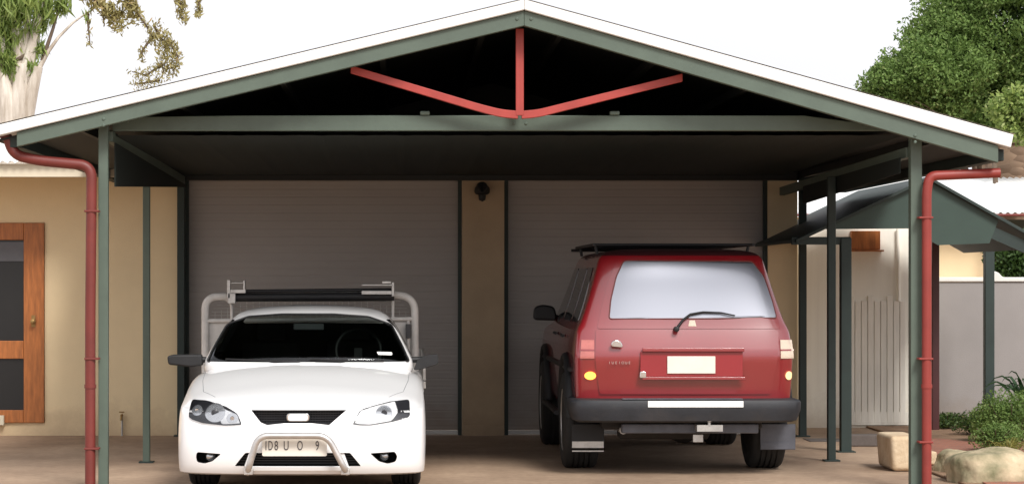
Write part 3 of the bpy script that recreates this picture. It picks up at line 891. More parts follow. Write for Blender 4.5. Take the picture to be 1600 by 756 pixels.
# headlights: dark bezel patch, reflectors, lens
HLl = [(us(291), uz(628)), (us(318), uz(628.5)), (us(350), uz(636)), (us(370), uz(646)), (us(378), uz(664)), (us(350), uz(665)), (us(315), uz(662)), (us(291), uz(655))]
HLr = [(us(640), uz(628)), (us(612), uz(629)), (us(583), uz(635)), (us(562), uz(641)), (us(550), uz(664)), (us(578), uz(665)), (us(612), uz(660)), (us(641), uz(653))]
for side, poly in ((-1, HLl), (1, HLr)):
    rp = roundpoly(poly, .02, 4)
    bm = NB(); patch(bm, bv, rp, .0015, .012, 'y', -3, 26, 16)
    hl = obj('headlight', bm, M['lamp_dark'], U, local=True, smooth=40)
    pale = [(us(343), uz(637.5)), (us(368), uz(648)), (us(375), uz(662)), (us(345), uz(663)), (us(341), uz(650))] if side < 0 else [(us(617), uz(629.5)), (us(586), uz(635.5)), (us(563), uz(642)), (us(554), uz(662)), (us(578), uz(663)), (us(612), uz(658)), (us(622), uz(645))]
    bm = NB(); patch(bm, bv, roundpoly(pale, .012, 4), .0035, .003, 'y', -3, 16, 12); obj('lamp_surround', bm, M['lamp_pale'] if side < 0 else M['lamp_glare'], hl, local=True, smooth=60)
    # main reflector bowls
    cx = sum(p[0] for p in poly)/len(poly); cz = sum(p[1] for p in poly)/len(poly)
    bowls = ((us(334), uz(646), .062), (us(362), uz(654), .036), (us(304), uz(643), .034)) if side < 0 else ((us(600), uz(646), .050),)
    for i, (x, z, r) in enumerate(bowls):
        bm = NB(); n = 24
        # reflector laid on the surface, clipped to the lamp outline
        pl = [(x+r*1.15*math.cos(2*math.pi*k/n), z+r*math.sin(2*math.pi*k/n)) for k in range(n)]
        pl = [(a, max(min(b, uz(631 if abs(a) > .5 else 641)), uz(661))) for a, b in pl]
        patch(bm, bv, pl, .0045, .003, 'y', -3, 14, 12); ob_ = obj('reflector', bm, M['lamp_body'], hl, local=True, smooth=60)
        y = dpt(x, z)
        bm = NB(); lathe(bm, [(-.010,r*.34),(-.006,r*.42),(.004,r*.42)], 20, 'y', (x, y, z)); obj('bulb', bm, M['chrome'] if i else M['lamp_dark'], hl, local=True, smooth=40)
    bm = NB(); patch(bm, bv, rp, .014, .013, 'y', -3, 26, 16); obj('lens', bm, M['lens'], hl, local=True, smooth=50)
# number plate
px0, px1, pz0, pz1 = us(410), us(511), uz(711.5), uz(680)
bm = NB(); prism(bm, roundpoly([(px0,pz0),(px1,pz0),(px1,pz1),(px0,pz1)], .012), 'y', -.028, -.022); npl = obj('number_plate', bm, M['plate'], U, local=True)
def text_part(name, chars, parent, mtl, depth=.0015, local=True):
    bmt = NB()
    for ch, x, z, h, wsc, y in chars:
        cu = D.curves.new('t', 'FONT'); cu.body = ch; cu.size = h*1.37; cu.extrude = depth; cu.align_x = 'CENTER'
        to = D.objects.new('t', cu); COL.objects.link(to); bpy.context.view_layer.update()
        me_ = D.meshes.new_from_object(to.evaluated_get(bpy.context.evaluated_depsgraph_get()))
        me_.transform(Matrix.Translation((x, y, z-h/2)) @ Matrix.Rotation(R(90), 4, 'X') @ Matrix.Diagonal((wsc,1,1,1)))
        bmt.from_mesh(me_); D.objects.remove(to); D.curves.remove(cu); D.meshes.remove(me_)
    return obj(name, bmt, mtl, parent, local=local)
hz = uz(694.5)
text_part('plate_lettering', [(c_, us(p_), hz, .066, w_, -.0295) for c_, p_, w_ in (('I',416,.6),('D',423,.5),('8',432,.6),('U',447.5,.6),('O',469,.55),('9',496,.6))], npl, M['plate_text'])
# nudge bar
bm = NB()
y_ = -.085
path = arc_path([(us(387), .02, uz(738)), (us(389), y_, uz(732)), (us(404), y_, uz(679)), (us(512), y_, uz(679)), (us(540), y_, uz(732)), (us(542), .02, uz(738))], .075, 8)
tube(bm, path, .022, 14); nb = obj('nudge_bar', bm, M['nudge'], U, local=True, smooth=50)
for xx in (us(389), us(540)):
    bm = NB(); box(bm, xx-.03, xx+.03, -.07, .06, uz(740), uz(731)); obj('bracket', bm, M['nudge'], nb, local=True, bevel=.005)
# lower lip
bm = NB(); patch(bm, bv, [(us(392), uz(735)), (us(536), uz(735)), (us(541), uz(729)), (us(388), uz(729))], .012, .03, 'y', -3, 20, 3); obj('lower_lip', bm, M['ute_white'], U, local=True, smooth=40)
# mirrors
for poly, sx in (([(us(262,1.5), uz(556,1.5)), (us(270,1.5), uz(553.5,1.5)), (us(316,1.5), uz(553,1.5)), (us(318,1.5), uz(570,1.5)), (us(300,1.5), uz(573,1.5)), (us(264,1.5), uz(569,1.5))], -1),
                 ([(us(652,1.5), uz(561,1.5)), (us(667,1.5), uz(554,1.5)), (us(684,1.5), uz(553,1.5)), (us(685,1.5), uz(568,1.5)), (us(660,1.5), uz(576,1.5)), (us(646,1.5), uz(578,1.5))], 1)):
    bm = NB(); prism(bm, roundpoly(poly, .018, 4), 'y', 1.44, 1.54); mr = obj('wing_mirror', bm, M['black_plastic'], U, local=True, bevel=.018, seg=3)
    bm = NB(); tube(bm, [(sx*.72, 1.50, .87), (sx*.86, 1.50, .875)], .022, 8); obj('mirror_arm', bm, M['black_plastic'], mr, local=True, smooth=40)
# wheels
for x, y, s in ((-.72,.92,-1),(.72,.92,1),(-.72,3.85,-1),(.72,3.85,1)): make_wheel(U, x, y, .32, .21, M['steel'], s)
bm = NB(); box(bm, -.64, .64, .5, 4.8, .20, .34); obj('chassis', bm, M['underbody'], U, local=True, bevel=.02)
# tray
bm = NB(); box(bm, -.88, .88, 2.68, 4.85, .60, .66); tr = obj('tray', bm, M['white_frame'], U, local=True, bevel=.01)
for s in (-1, 1):
    bm = NB(); box(bm, min(s*.88, s*.855), max(s*.88, s*.855), 2.74, 4.85, .665, .86); obj('tray_side', bm, M['white_frame'], tr, local=True, bevel=.006)
bm = NB(); box(bm, -.85, .85, 4.82, 4.85, .665, .86); obj('tailboard', bm, M['white_frame'], tr, local=True, bevel=.006)
# headboard hoop frame
dh = 2.72
def hp(px, py, d=dh): return (us(px, d), d, uz(py, d))
bm = NB()
tube(bm, arc_path([hp(321,640), hp(320.5,464), hp(362,463)], .20, 10), .030, 10, rb=.022)
tube(bm, arc_path([hp(649,640), hp(648,464), hp(600,458)], .20, 10), .030, 10, rb=.022)
tube(bm, [hp(362,463), hp(484,461), hp(600,458)], .02, 8)
hb = obj('headboard_frame', bm, M['white_frame'], U, local=True, smooth=50)
bm = NB(); tube(bm, [hp(322,501), hp(646,498)], .017, 10); obj('cross_rail', bm, M['white_frame'], hb, local=True, smooth=50)
for q in (arc_path([hp(362,500), hp(362,472), hp(345,464)], .06, 5), [hp(614,498), hp(614,462)], [hp(638,562), hp(638,500)]):
    bm = NB(); tube(bm, q, .012, 8); obj('inner_rail', bm, M['white_frame'], hb, local=True, smooth=50)
bm = NB()   # wire mesh of the headboard
for k in range(33):
    x = us(326,dh)+(us(644,dh)-us(326,dh))*k/32
    if k % 1 == 0: tube(bm, [(x, dh, uz(501,dh)), (x, dh, uz(500 - (8+24*min(1, math.sin(math.pi*min(k,32-k)/16*.5)*1.6)),dh))], .0025, 4)
for k in range(6):
    z = uz(498-5.5*k, dh); i = 4*k*k*.16
    tube(bm, [(us(328+i,dh), dh, z), (us(642-i,dh), dh, z)], .0025, 4)
obj('wire_mesh', bm, M['steel'], hb, local=True)
for (a, b, c, d_) in ((632, 505, 644, 527),):
    bm = NB(); q0, q1 = hp(634,528), hp(642,506); box(bm, q0[0], q1[0], dh-.035, dh-.02, q0[2], q1[2]); obj('side_lamp', bm, M['lamp_dark'], hb, local=True, bevel=.004)
# solid lower panel of the headboard
bm = NB(); box(bm, us(326,dh), us(644,dh), dh+.02, dh+.03, .66, uz(503,dh)); obj('headboard_panel', bm, M['white_frame'], hb, local=True)
# ladder rack tubes, end clamps
dk = 2.64
bm = NB(); tube(bm, [hp(366,464.5,dk), hp(616,463,dk)], .034, 14); rk = obj('rack_bar', bm, M['black_plastic'], U, local=True, smooth=50)
bm = NB(); tube(bm, [hp(372,455,dk), hp(612,452.5,dk)], .014, 12); obj('upper_bar', bm, M['black_plastic'], rk, local=True, smooth=50)
def clamp(parts):
    bm = NB()
    for x0, x1, y0_, y1_ in parts:
        a = hp(x0, y1_, dk-.05); c_ = hp(x1, y0_, dk-.05); box(bm, a[0], c_[0], dk-.07, dk+.03, a[2], c_[2])
    return obj('rack_clamp', bm, M['steel'], rk, local=True, bevel=.004)
clamp([(355,360,437,466),(360,384,452,458),(380,383,438,453),(360,380,441,443),(356,368,458,474)])
clamp([(565,615,444,446.5),(565,612,454,460),(612,616,441,463),(597,611,439,443)])

# ------------------------------------------------------------------ red four wheel drive
VX, VZ0 = 2.105, 17.2
V = thing('four_wheel_drive', (VX, VZ0, 0), 'red four wheel drive wagon parked tail out with roof rack and amber lamp', 'suv')
def vs(px, d=0): return WX(px, VZ0+d)-VX
def vz(py, d=0): return WZ(py, VZ0+d)
lv = [(.42,.77,.10,4.15),(.45,.795,.075,4.2),(.55,.81,.058,4.24),(.70,.818,.034,4.25),(.82,.82,.013,4.25),(.875,.822,.002,4.25),(.895,.822,.0,4.25),(.915,.82,.004,4.24),(1.0,.812,.024,4.2),(1.04,.806,.034,4.05),
      (1.075,.80,.043,3.3),(1.10,.794,.050,3.18),(1.14,.77,.060,3.12),(1.20,.748,.074,3.05),(1.30,.715,.097,2.93),(1.40,.685,.12,2.81),(1.50,.656,.142,2.70),(1.58,.633,.17,2.62),(1.63,.622,.195,2.57),(1.665,.585,.235,2.52),(1.685,.53,.30,2.45),(1.698,.42,.45,2.3),(1.704,.25,.7,2.0),(1.706,.05,1.0,1.6)]
rings = []
for z, w_, df, d1 in lv:
    rings.append([(x, d, z) for x, d in outline(w_, df, d1, .12 if w_ > .5 else .08, 3.4, 28, 20, min(.14, w_*.5))])
bm = NB(); loft(bm, rings); vb = obj('body', bm, M['red_paint'], V, local=True)
m_ = vb.modifiers.new('s', 'SUBSURF'); m_.levels = 1; m_.render_levels = 1
bpy.context.view_layer.update(); bake(vb)
vv = bvh_of(vb)
M['roof_shade'] = mat('shaded_roof_red', (.045,.008,.010), .5, .1, 3, coat=.2)  # darker copy of the body red: shade under the carport put into the colour
vb.data.materials.append(M['roof_shade'])
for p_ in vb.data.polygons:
    if p_.center.z > 1.638: p_.material_index = 1  # roof faces get the painted-in shade
cs = []
for s in (-1, 1):
    for yy in (.82, 3.42):
        b = NB(); a0, a1 = (.56, 1.2) if s > 0 else (-1.2, -.56)
        lathe(b, [(a0, .43), (a1, .43)], 40, 'x', (0, yy, .42)); cs.append((b, M['cavity']))
cut(vb, cs)
me = vb.data; me.polygons.foreach_set('use_smooth', [True]*len(me.polygons)); me.set_sharp_from_angle(angle=R(32))
# tailgate panel
tgp = roundpoly([(vs(934),vz(600)), (vs(1200),vz(600)), (vs(1221),vz(560)), (vs(1224),vz(515)), (vs(1190,.15),vz(412,.15)), (vs(958,.15),vz(412,.15)), (vs(926),vz(515)), (vs(922),vz(560))], .03, 4)
# upper frame of gate (around window) and lower gate as two panels with a shut line between
lower = roundpoly([(vs(938),vz(616)), (vs(1206),vz(616)), (vs(1216),vz(560)), (vs(1219),vz(515.5)), (vs(932),vz(515.5)), (vs(930),vz(560))], .015, 3)
bm = NB(); patch(bm, vv, lower, .010, .02, 'y', -3, 30, 14); tg = obj('tailgate', bm, M['red_paint'], V, local=True, smooth=40)
upper = roundpoly([(vs(934),vz(513.5)), (vs(1222),vz(513.5)), (vs(1214,.06),vz(480,.06)), (vs(1200,.12),vz(440,.12)), (vs(1181,.19),vz(404,.19)), (vs(966,.18),vz(403,.18)), (vs(951,.1),vz(440,.1)), (vs(941,.05),vz(480,.05))], .02, 4)
bm = NB(); patch(bm, vv, upper, .006, .02, 'y', -3, 30, 20); obj('window_surround', bm, M['red_paint'], V, local=True, smooth=40)
win = roundpoly([(vs(952,.05),vz(498,.05)), (vs(1215,.07),vz(497,.07)), (vs(1208,.09),vz(468,.09)), (vs(1195,.14),vz(432,.14)), (vs(1176,.17),vz(408,.17)), (vs(975,.17),vz(407,.17)), (vs(963,.14),vz(432,.14)), (vs(955,.08),vz(468,.08))], .025, 4)
bm = NB(); patch(bm, vv, win, .011, .004, 'y', -3, 30, 20); rw = obj('rear_window', bm, M['rear_glass'], V, local=True, smooth=50)
bm = NB(); wp = strip(vv, densify(win+[win[0]], 3), .010); tube(bm, wp, .005, 6); obj('window_seal', bm, M['maroon'], rw, local=True, smooth=50)
# number recess, plate, ledges
def vbox(name, px0, px1, py0, py1, d0, d1, m, parent=None, bev=.004):
    bm = NB(); box(bm, vs(px0), vs(px1), d0, d1, vz(py1), vz(py0)); return obj(name, bm, m, parent or V, local=True, bevel=bev)
M['red_deep'] = mat('deeper_red_panel', (.27,.012,.018), .35, .06, 3, coat=.7)
vbox('plate_recess', 1000, 1160, 549, 588, -.019, -.0105, M['red_deep'], tg)
vbox('upper_ledge', 1003, 1162, 543, 549, -.045, -.012, M['red_paint'], tg, .006)
vbox('lower_ledge', 1003, 1164, 588, 593, -.030, -.012, M['red_paint'], tg, .005)
pl = vbox('number_plate', 1042, 1117, 556, 583, -.030, -.022, M['plate'], V, .003)
# handle, badge, lock
bm = NB(); c = (vs(964), vz(537)); prism(bm, roundpoly([(c[0]-.045,c[1]-.02),(c[0]+.045,c[1]-.028),(c[0]+.03,c[1]+.018),(c[0]-.015,c[1]+.032),(c[0]-.045,c[1]+.015)], .02, 4), 'y', -.030, -.008); obj('gate_handle', bm, M['chrome'], tg, local=True, bevel=.006)
bm = NB(); c = (vs(1004), vz(585)); prism(bm, roundpoly([(c[0]-.026,c[1]-.024),(c[0]+.026,c[1]-.024),(c[0]+.022,c[1]+.026),(c[0]-.022,c[1]+.026)], .012, 4), 'y', -.034, -.008); obj('gate_lock', bm, M['chrome'], tg, local=True, bevel=.005)
text_part('badge_lettering', [(ch, vs(952+5.2*i), vz(566), .020, 1.0, -.012) for i, ch in enumerate('IUEIOUE')], tg, M['chrome'], .002)
# rear wiper
bm = NB(); wp = [Vector((a, 0, b)) for a, b in [(vs(1057),vz(514)),(vs(1068),vz(500)),(vs(1080),vz(491)),(vs(1100),vz(487.5)),(vs(1128),vz(488.5)),(vs(1150),vz(493))]]
wp = strip(vv, densify([(p.x, p.z) for p in wp], 3), .03); tube(bm, wp, [.011-.006*i/(len(wp)-1) for i in range(len(wp))], 8); obj('rear_wiper', bm, M['black_plastic'], V, local=True, smooth=50)
bm = NB(); lathe(bm, [(-.045,.012),(-.04,.02),(.02,.02)], 16, 'y', (vs(1057), .02, vz(514))); obj('wiper_pivot', bm, M['black_plastic'], V, local=True, smooth=40)
bm = NB(); c = (vs(1083), vz(505)); patch(bm, vv, [(c[0]-.03,c[1]-.022),(c[0]+.03,c[1]-.022),(c[0]+.02,c[1]+.022),(c[0]-.02,c[1]+.022)], .009, .001, 'y', -3, 6, 4); obj('gate_sticker', bm, M['tail_pale'], V, local=True)
# tail lights
for s in (-1, 1):
    a, b = (vs(907), vs(929)) if s < 0 else (vs(1221), vs(1243))
    tl = roundpoly([(a, vz(577)), (b, vz(577)), (b, vz(533)), (a + (.03 if s < 0 else 0), vz(527 if s > 0 else 535)), ], .012, 3)
    bm = NB(); patch(bm, vv, [(a,vz(560)),(b,vz(560)),(b-(0 if s<0 else .012),vz(531)),(a+(.012 if s<0 else 0),vz(531))], .008, .02, 'y', -3, 8, 6)
    t_ = obj('tail_light', bm, M['tail_red'] if s < 0 else M['tail_pale'], V, local=True, smooth=40, bevel=.0)
    t_['label'] = 'faded pink left tail light' if s < 0 else 'pale right tail light'
    bm = NB(); patch(bm, vv, [(a,vz(548)),(b,vz(548)),(b,vz(545.5)),(a,vz(545.5))], .011, .005, 'y', -3, 8, 2); obj('light_divider', bm, M['red_paint'], t_, local=True)
    c = (vs(923), vz(587)) if s < 0 else (vs(1235.5), vz(587))
    r = (.042,.030) if s < 0 else (.028,.032)
    n = 24; e = [(c[0]+r[0]*math.cos(2*math.pi*k/n), c[1]+r[1]*math.sin(2*math.pi*k/n)) for k in range(n)]
    bm = NB(); patch(bm, vv, e, .012, .02, 'y', -3, 10, 10); t_ = obj('indicator_lamp', bm, M['amber'] if s < 0 else M['amber_pale'], V, local=True, smooth=50)
    t_['label'] = 'glowing amber lamp' if s < 0 else 'pale orange lamp'
# bumper: wraps the corners
bp = []
for z, w_, df in ((.405,.80,-.10),(.42,.835,-.135),(.50,.86,-.15),(.555,.862,-.15),(.572,.85,-.14),(.578,.82,-.11)):
    bp.append([(x, d, z) for x, d in outline(w_, df, .42, .16, 3.2, 28, 4, .03)])
bm = NB(); loft(bm, bp); bo = obj('rear_bumper', bm, M['bumper'], V, local=True, smooth=40)
bm = NB(); box(bm, vs(1009), vs(1157), -.154, -.146, vz(636,-.15), vz(626,-.15)); obj('reflective_strip', bm, M['white_paint'], bo, local=True, bevel=.002)
bm = NB(); box(bm, vs(970), vs(1157), -.130, -.02, .5785, .584); obj('step_pad', bm, M['mudflap'], bo, local=True, bevel=.002)
# towbar and hitch
bm = NB(); box(bm, vs(972), vs(1186), .02, .10, vz(677), vz(662)); tb = obj('tow_bar', bm, M['underbody'], V, local=True, bevel=.01)
tb.data.materials[0] = M['mudflap']
bm = NB(); box(bm, vs(1086), vs(1126), -.12, .06, vz(672), vz(662)); lathe(bm, [(0,.012),(.03,.012),(.035,.022),(.06,.025),(.08,.015)], 16, 'z', (vs(1105), -.11, vz(664))); obj('hitch', bm, M['steel'], tb, local=True, smooth=35)
bm = NB(); box(bm, vs(1082), vs(1098), -.03, -.015, vz(690), vz(678)); obj('trailer_socket', bm, M['steel'], tb, local=True, bevel=.004)
# underbody, axle, exhaust
bm = NB(); box(bm, -.60, .60, .15, 4.0, .34, .46); obj('chassis', bm, M['underbody'], V, local=True, bevel=.02)
bm = NB(); tube(bm, [(-.70,.82,.36),(.70,.82,.36)], .045, 12); lathe(bm, [(-.14,.03),(-.10,.10),(0,.14),(.10,.10),(.12,.04)], 20, 'y', (.08,.82,.33)); obj('rear_axle', bm, M['underbody'], V, local=True, smooth=40)
bm = NB(); tube(bm, arc_path([(-.45,.12,.335),(-.45,1.2,.335)], .1), .03, 12); obj('exhaust', bm, M['steel'], V, local=True, smooth=40)
bm = NB(); lathe(bm, [(-.35,.08),(-.33,.11),(.33,.11),(.35,.08)], 20, 'x', (-.12,.38,.36)); obj('fuel_tank', bm, M['underbody'], V, local=True, smooth=40)
# mud flaps
for (a, b, c, d_) in ((893, 944, 662, 700), (1188, 1243, 662, 702)):
    dd = .42
    bm = NB(); box(bm, vs(a, dd), vs(b, dd), dd, dd+.012, vz(d_, dd), vz(c, dd)); mf = obj('mud_flap', bm, M['black_plastic'] if a < 1000 else M['mudflap'], V, local=True, bevel=.003)
    bm = NB(); box(bm, vs(a, dd)+.004, vs(b, dd)-.004, dd-.006, dd-.001, vz(d_-1, dd), vz(d_-11, dd))
    if a < 1000: box(bm, vs(a, dd)+.004, vs(b, dd)-.004, dd-.006, dd-.001, vz(705, dd), vz(703, dd))
    obj('flap_weight', bm, M['steel'] if a < 1000 else M['mudflap'], mf, local=True)
# wheels
for x, y, s in ((-.73,.82,-1),(.71,.82,1),(-.74,3.42,-1),(.72,3.42,1)): make_wheel(V, x, y, .375, .27, M['steel'], s)
# fender flares
for s in (-1, 1):
    for yy in (.82, 3.42):
        bm = NB()
        pts = []
        for k in range(17):
            a = math.pi*(k/16); pts.append((s*.825, yy+.455*math.cos(a), .42+.455*math.sin(a)))
        tube(bm, pts, .04, 8, rb=.028); obj('wheel_flare', bm, M['black_plastic'], V, local=True, smooth=50)
    bm = NB(); tube(bm, [(s*.86, 1.3, .40), (s*.86, 2.95, .40)], .035, 8, rb=.02); obj('side_step', bm, M['black_plastic'], V, local=True, smooth=50)
# side windows, mouldings, handles
for s, ax in ((-1, '+x'), (1, '-x')):
    for q in ([(.42,1.14),(1.02,1.14),(1.02,1.56),(.56,1.56)], [(1.12,1.14),(1.90,1.14),(1.90,1.56),(1.12,1.56)], [(2.0,1.14),(2.92,1.14),(2.60,1.50),(2.48,1.56),(2.0,1.56)]):
        bm = NB(); patch(bm, vv, roundpoly(q, .03, 3), .004, .01, ax, -3, 12, 8); obj('side_window', bm, M['side_glass'], V, local=True, smooth=50)
    bm = NB(); pp = strip(vv, densify([(.4,.78),(4.1,.78)], 20), .006, ax); tube(bm, pp, .022, 6, rb=.02); obj('side_moulding', bm, M['black_plastic'], V, local=True)
    for yy in (1.25, 2.12):
        bm = NB(); pp = strip(vv, densify([(yy,1.02),(yy+.16,1.02)], 4), .018, ax); tube(bm, pp, .013, 8); obj('door_handle', bm, M['black_plastic'], V, local=True, smooth=50)
# door mirrors: squarish housing on an arm; round convex mirror below on the near side
dm = 2.75
def mirror(cx_, cz_, w_, h_, d_):
    bm = NB(); prism(bm, roundpoly([(cx_-w_,cz_-h_*.8),(cx_-w_*.9,cz_+h_*.7),(cx_-.2*w_,cz_+h_),(cx_+w_*.8,cz_+h_*.75),(cx_+w_,cz_-h_*.9)], .04, 5), 'y', d_, d_+.10)
    return obj('wing_mirror', bm, M['black_plastic'], V, local=True, bevel=.022, seg=3)
mr = mirror(vs(852,dm), vz(489,dm), .105, .075, dm)
bm = NB(); tube(bm, [(vs(868,dm), dm+.05, vz(495,dm)), (-.74, dm+.10, vz(503,dm))], .026, 10); obj('mirror_arm', bm, M['black_plastic'], mr, local=True, smooth=50)
bm = NB(); c = (vs(886,2.45), 2.45, vz(502,2.45))
lathe(bm, [(-.05,.02),(-.055,.075),(-.04,.085),(.02,.08),(.06,.045)], 28, 'y', c); obj('round_mirror', bm, M['black_plastic'], V, local=True, smooth=45)
mr = mirror(.90, 1.15, .10, .075, dm); bm = NB(); tube(bm, [(.84, dm+.05, 1.10), (.74, dm+.10, 1.09)], .026, 10); obj('mirror_arm', bm, M['black_plastic'], mr, local=True, smooth=50)
# roof rack
bm = NB()
zr = 1.738
for yy in (.75, 1.2, 1.65, 2.1, 2.5): tube(bm, [(-.62, yy, zr), (.62, yy, zr)], .010, 8)
for s in (-1, 1): tube(bm, [(s*.62, .72, zr), (s*.62, 2.55, zr)], .011, 8)
rr_ = obj('roof_rack', bm, M['black_plastic'], V, local=True, smooth=50)
for yy in (.85, 2.4):
    for s in (-1, 1):
        bm = NB(); tube(bm, [(s*.60, yy, zr-.003), (s*.585, yy, 1.665)], .012, 8); obj('rack_foot', bm, M['black_plastic'], rr_, local=True)
bm = NB(); tube(bm, [(-.66, 2.62, zr-.02), (.60, 2.62, zr-.015)], .012, 8); obj('wind_deflector', bm, M['black_plastic'], rr_, local=True)

# ------------------------------------------------------------------ right side: gazebo, walls, far building
ZG = 19.6
G = thing('gazebo', (WX(1450, ZG), ZG, 0), 'dark green gabled garden shelter beyond the right carport posts', 'shelter')
gx = lambda px: WX(px, ZG); gz = lambda py: WZ(py, ZG)
rx, rz_ = gx(1450), gz(276)
le = (gx(1243), gz(374)); re = (gx(1640), gz(383))
for (ex, ez) in (le, re):
    bm = NB(); prism(bm, [(rx, rz_), (ex, ez), (ex, ez-.03), (rx, rz_-.03)], 'y', ZG-.05, 22.6); obj('roof_panel', bm, M['greendark'], G, bevel=.004)
M['gaz'] = mat('gazebo_green', (.03,.056,.044), .55, .12, 2)
bm = NB(); prism(bm, [(rx, rz_-.032), (gx(1262), gz(366)), (gx(1290), gz(358)), (gx(1420), gz(357)), (gx(1466), gz(383)), (gx(1546), gz(380)), (gx(1560), gz(345))], 'y', ZG, ZG+.02); obj('gable_infill', bm, M['gaz'], G)
bm = NB(); box(bm, gx(1238), gx(1330), ZG+.021, ZG+.07, gz(382), gz(370)); obj('eave_beam', bm, M['greendark'], G, bevel=.004)
bm = NB(); beam(bm, (gx(1548), ZG+.03, gz(362)), (gx(1640), ZG+.03, gz(402)), .05, .10); obj('brace', bm, M['greendark'], G)
for px, Z, hw in ((1321, ZG+.05, .045), (1545, 22.3, .045), (1461, 22.3, .035)):
    x = WX(px, Z); bm = NB(); box(bm, x-hw, x+hw, Z-hw, Z+hw, .003, WZ(372, Z)); p = obj('post', bm, M['greendark'] if px != 1461 else M['deep_maroon'], G, bevel=.006)
    bm = NB(); box(bm, x-hw-.03, x+hw+.03, Z-hw-.03, Z+hw+.03, .001, .01); obj('base_plate', bm, M['greendark'], p)

# pale shed wall with battens
ZS = 22.9
sx_ = lambda px: WX(px, ZS); sz_ = lambda py: WZ(py, ZS)
T = thing('garden_shed', (sx_(1340), ZS, 0), 'pale cream garden shed with vertical battens seen between the right posts', 'shed')
bm = NB(); prev = None; n = 300
x0, x1 = sx_(1247), sx_(1462)
box(bm, x0, x1, ZS, ZS+.10, .0, sz_(352)); obj('wall', bm, M['off_white'], T)
bm = NB(); 
bs = []
for k, px in enumerate(range(1330, 1420, 10)):
    xx = sx_(px); b = NB(); box(b, xx-.029, xx+.029, ZS-.022, ZS-.003, .05, sz_(470 if k % 3 else 462)); obj('batten', b, M['batten'], T, bevel=.004)
bm.free()
bm = NB(); box(bm, sx_(1318), sx_(1424), ZS-.02, ZS-.0025, .03, .16); obj('skirting', bm, M['batten'], T)
bm = NB(); box(bm, sx_(1328), sx_(1373), ZS-.08, ZS-.003, sz_(390), sz_(361)); lv_ = obj('shutter_box', bm, M['orange_wood'], T, bevel=.004)
bm = NB(); box(bm, sx_(1326), sx_(1378), ZS-.10, ZS-.003, sz_(393), sz_(390.5)); obj('shelf', bm, M['orange_wood'], lv_)
bm = NB(); tube(bm, [(sx_(1402), ZS-.03, sz_(358)), (sx_(1403), ZS-.03, sz_(470))], .018, 10); obj('drain_pipe', bm, M['off_white'], T, smooth=50)

# grey boundary wall with a pale cap
ZW = 23.2
wx_ = lambda px: WX(px, ZW); wz_ = lambda py: WZ(py, ZW)
T = thing('boundary_wall', (wx_(1540), ZW, 0), 'grey rendered boundary wall with white cap behind the garden bed', 'wall')
bm = NB(); box(bm, wx_(1463), 10.5, ZW, ZW+.2, 0, wz_(440)); obj('wall', bm, M['grey_wall'], T)
bm = NB(); prism(bm, roundpoly([(wx_(1463), wz_(440)+.001), (wx_(1463), wz_(433)), (wx_(1549), wz_(433)), (wx_(1552), wz_(423)), (wx_(1560), wz_(426)), (wx_(1566), wz_(433)), (10.5, wz_(434)), (10.5, wz_(440)+.001)], .02, 3), 'y', ZW-.02, ZW+.22); obj('cap', bm, M['wall_cap'], T, bevel=.008)

# neighbour's building: white roof, maroon gutter
ZN = 30.
nx_ = lambda px: WX(px, ZN); nz_ = lambda py: WZ(py, ZN)
T = thing('neighbour_house', (nx_(1450), ZN, 0), 'cream neighbouring house with low white roof and maroon gutter beyond the shelter', 'house')
bm = NB(); box(bm, nx_(1246), nx_(1549), ZN+.4, ZN+5, 0, nz_(338)); obj('wall', bm, M['cream'], T)
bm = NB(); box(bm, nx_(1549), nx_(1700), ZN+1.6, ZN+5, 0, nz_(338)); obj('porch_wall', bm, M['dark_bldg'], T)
bm = NB(); n = 240; prev = None
for i in range(n+1):
    x = nx_(1200)+(nx_(1760)-nx_(1200))*i/n; dz = .015*math.sin(i*1.3)
    v = [bm.verts.new((x, ZN, nz_(333)+dz)), bm.verts.new((x, ZN+4.2, WZ(278, ZN+4.2)+dz))]
    if prev: bm.faces.new((prev[0], v[0], v[1], prev[1]))
    prev = v
obj('roof', bm, M['white_roof'], T, smooth=60)
bm = NB(); box(bm, nx_(1200), nx_(1760), ZN-.09, ZN-.01, nz_(338), nz_(333)-.01); obj('gutter', bm, M['maroon'], T, bevel=.01)
bm = NB(); box(bm, nx_(1559), nx_(1564), ZN+.0, ZN+.1, 0, nz_(338)); obj('porch_post', bm, M['maroon'], T)

# stone wall / chimney above roofs at right edge
ZQ = 34.
T = thing('stone_chimney', (WX(1595, ZQ), ZQ+1, 0), 'rough brown stone chimney below the big tree at the right edge', 'chimney')
bm = NB(); box(bm, WX(1562, ZQ), WX(1640, ZQ), ZQ+.4, ZQ+1.1, 0, WZ(222, ZQ)); obj('stack', bm, M['stone_wall'], T, bevel=.05)
bm = NB(); box(bm, WX(1558, ZQ), WX(1646, ZQ), ZQ+.35, ZQ+1.15, WZ(222, ZQ), WZ(216, ZQ)); obj('cap_stone', bm, M['stone_wall'], T, bevel=.03)

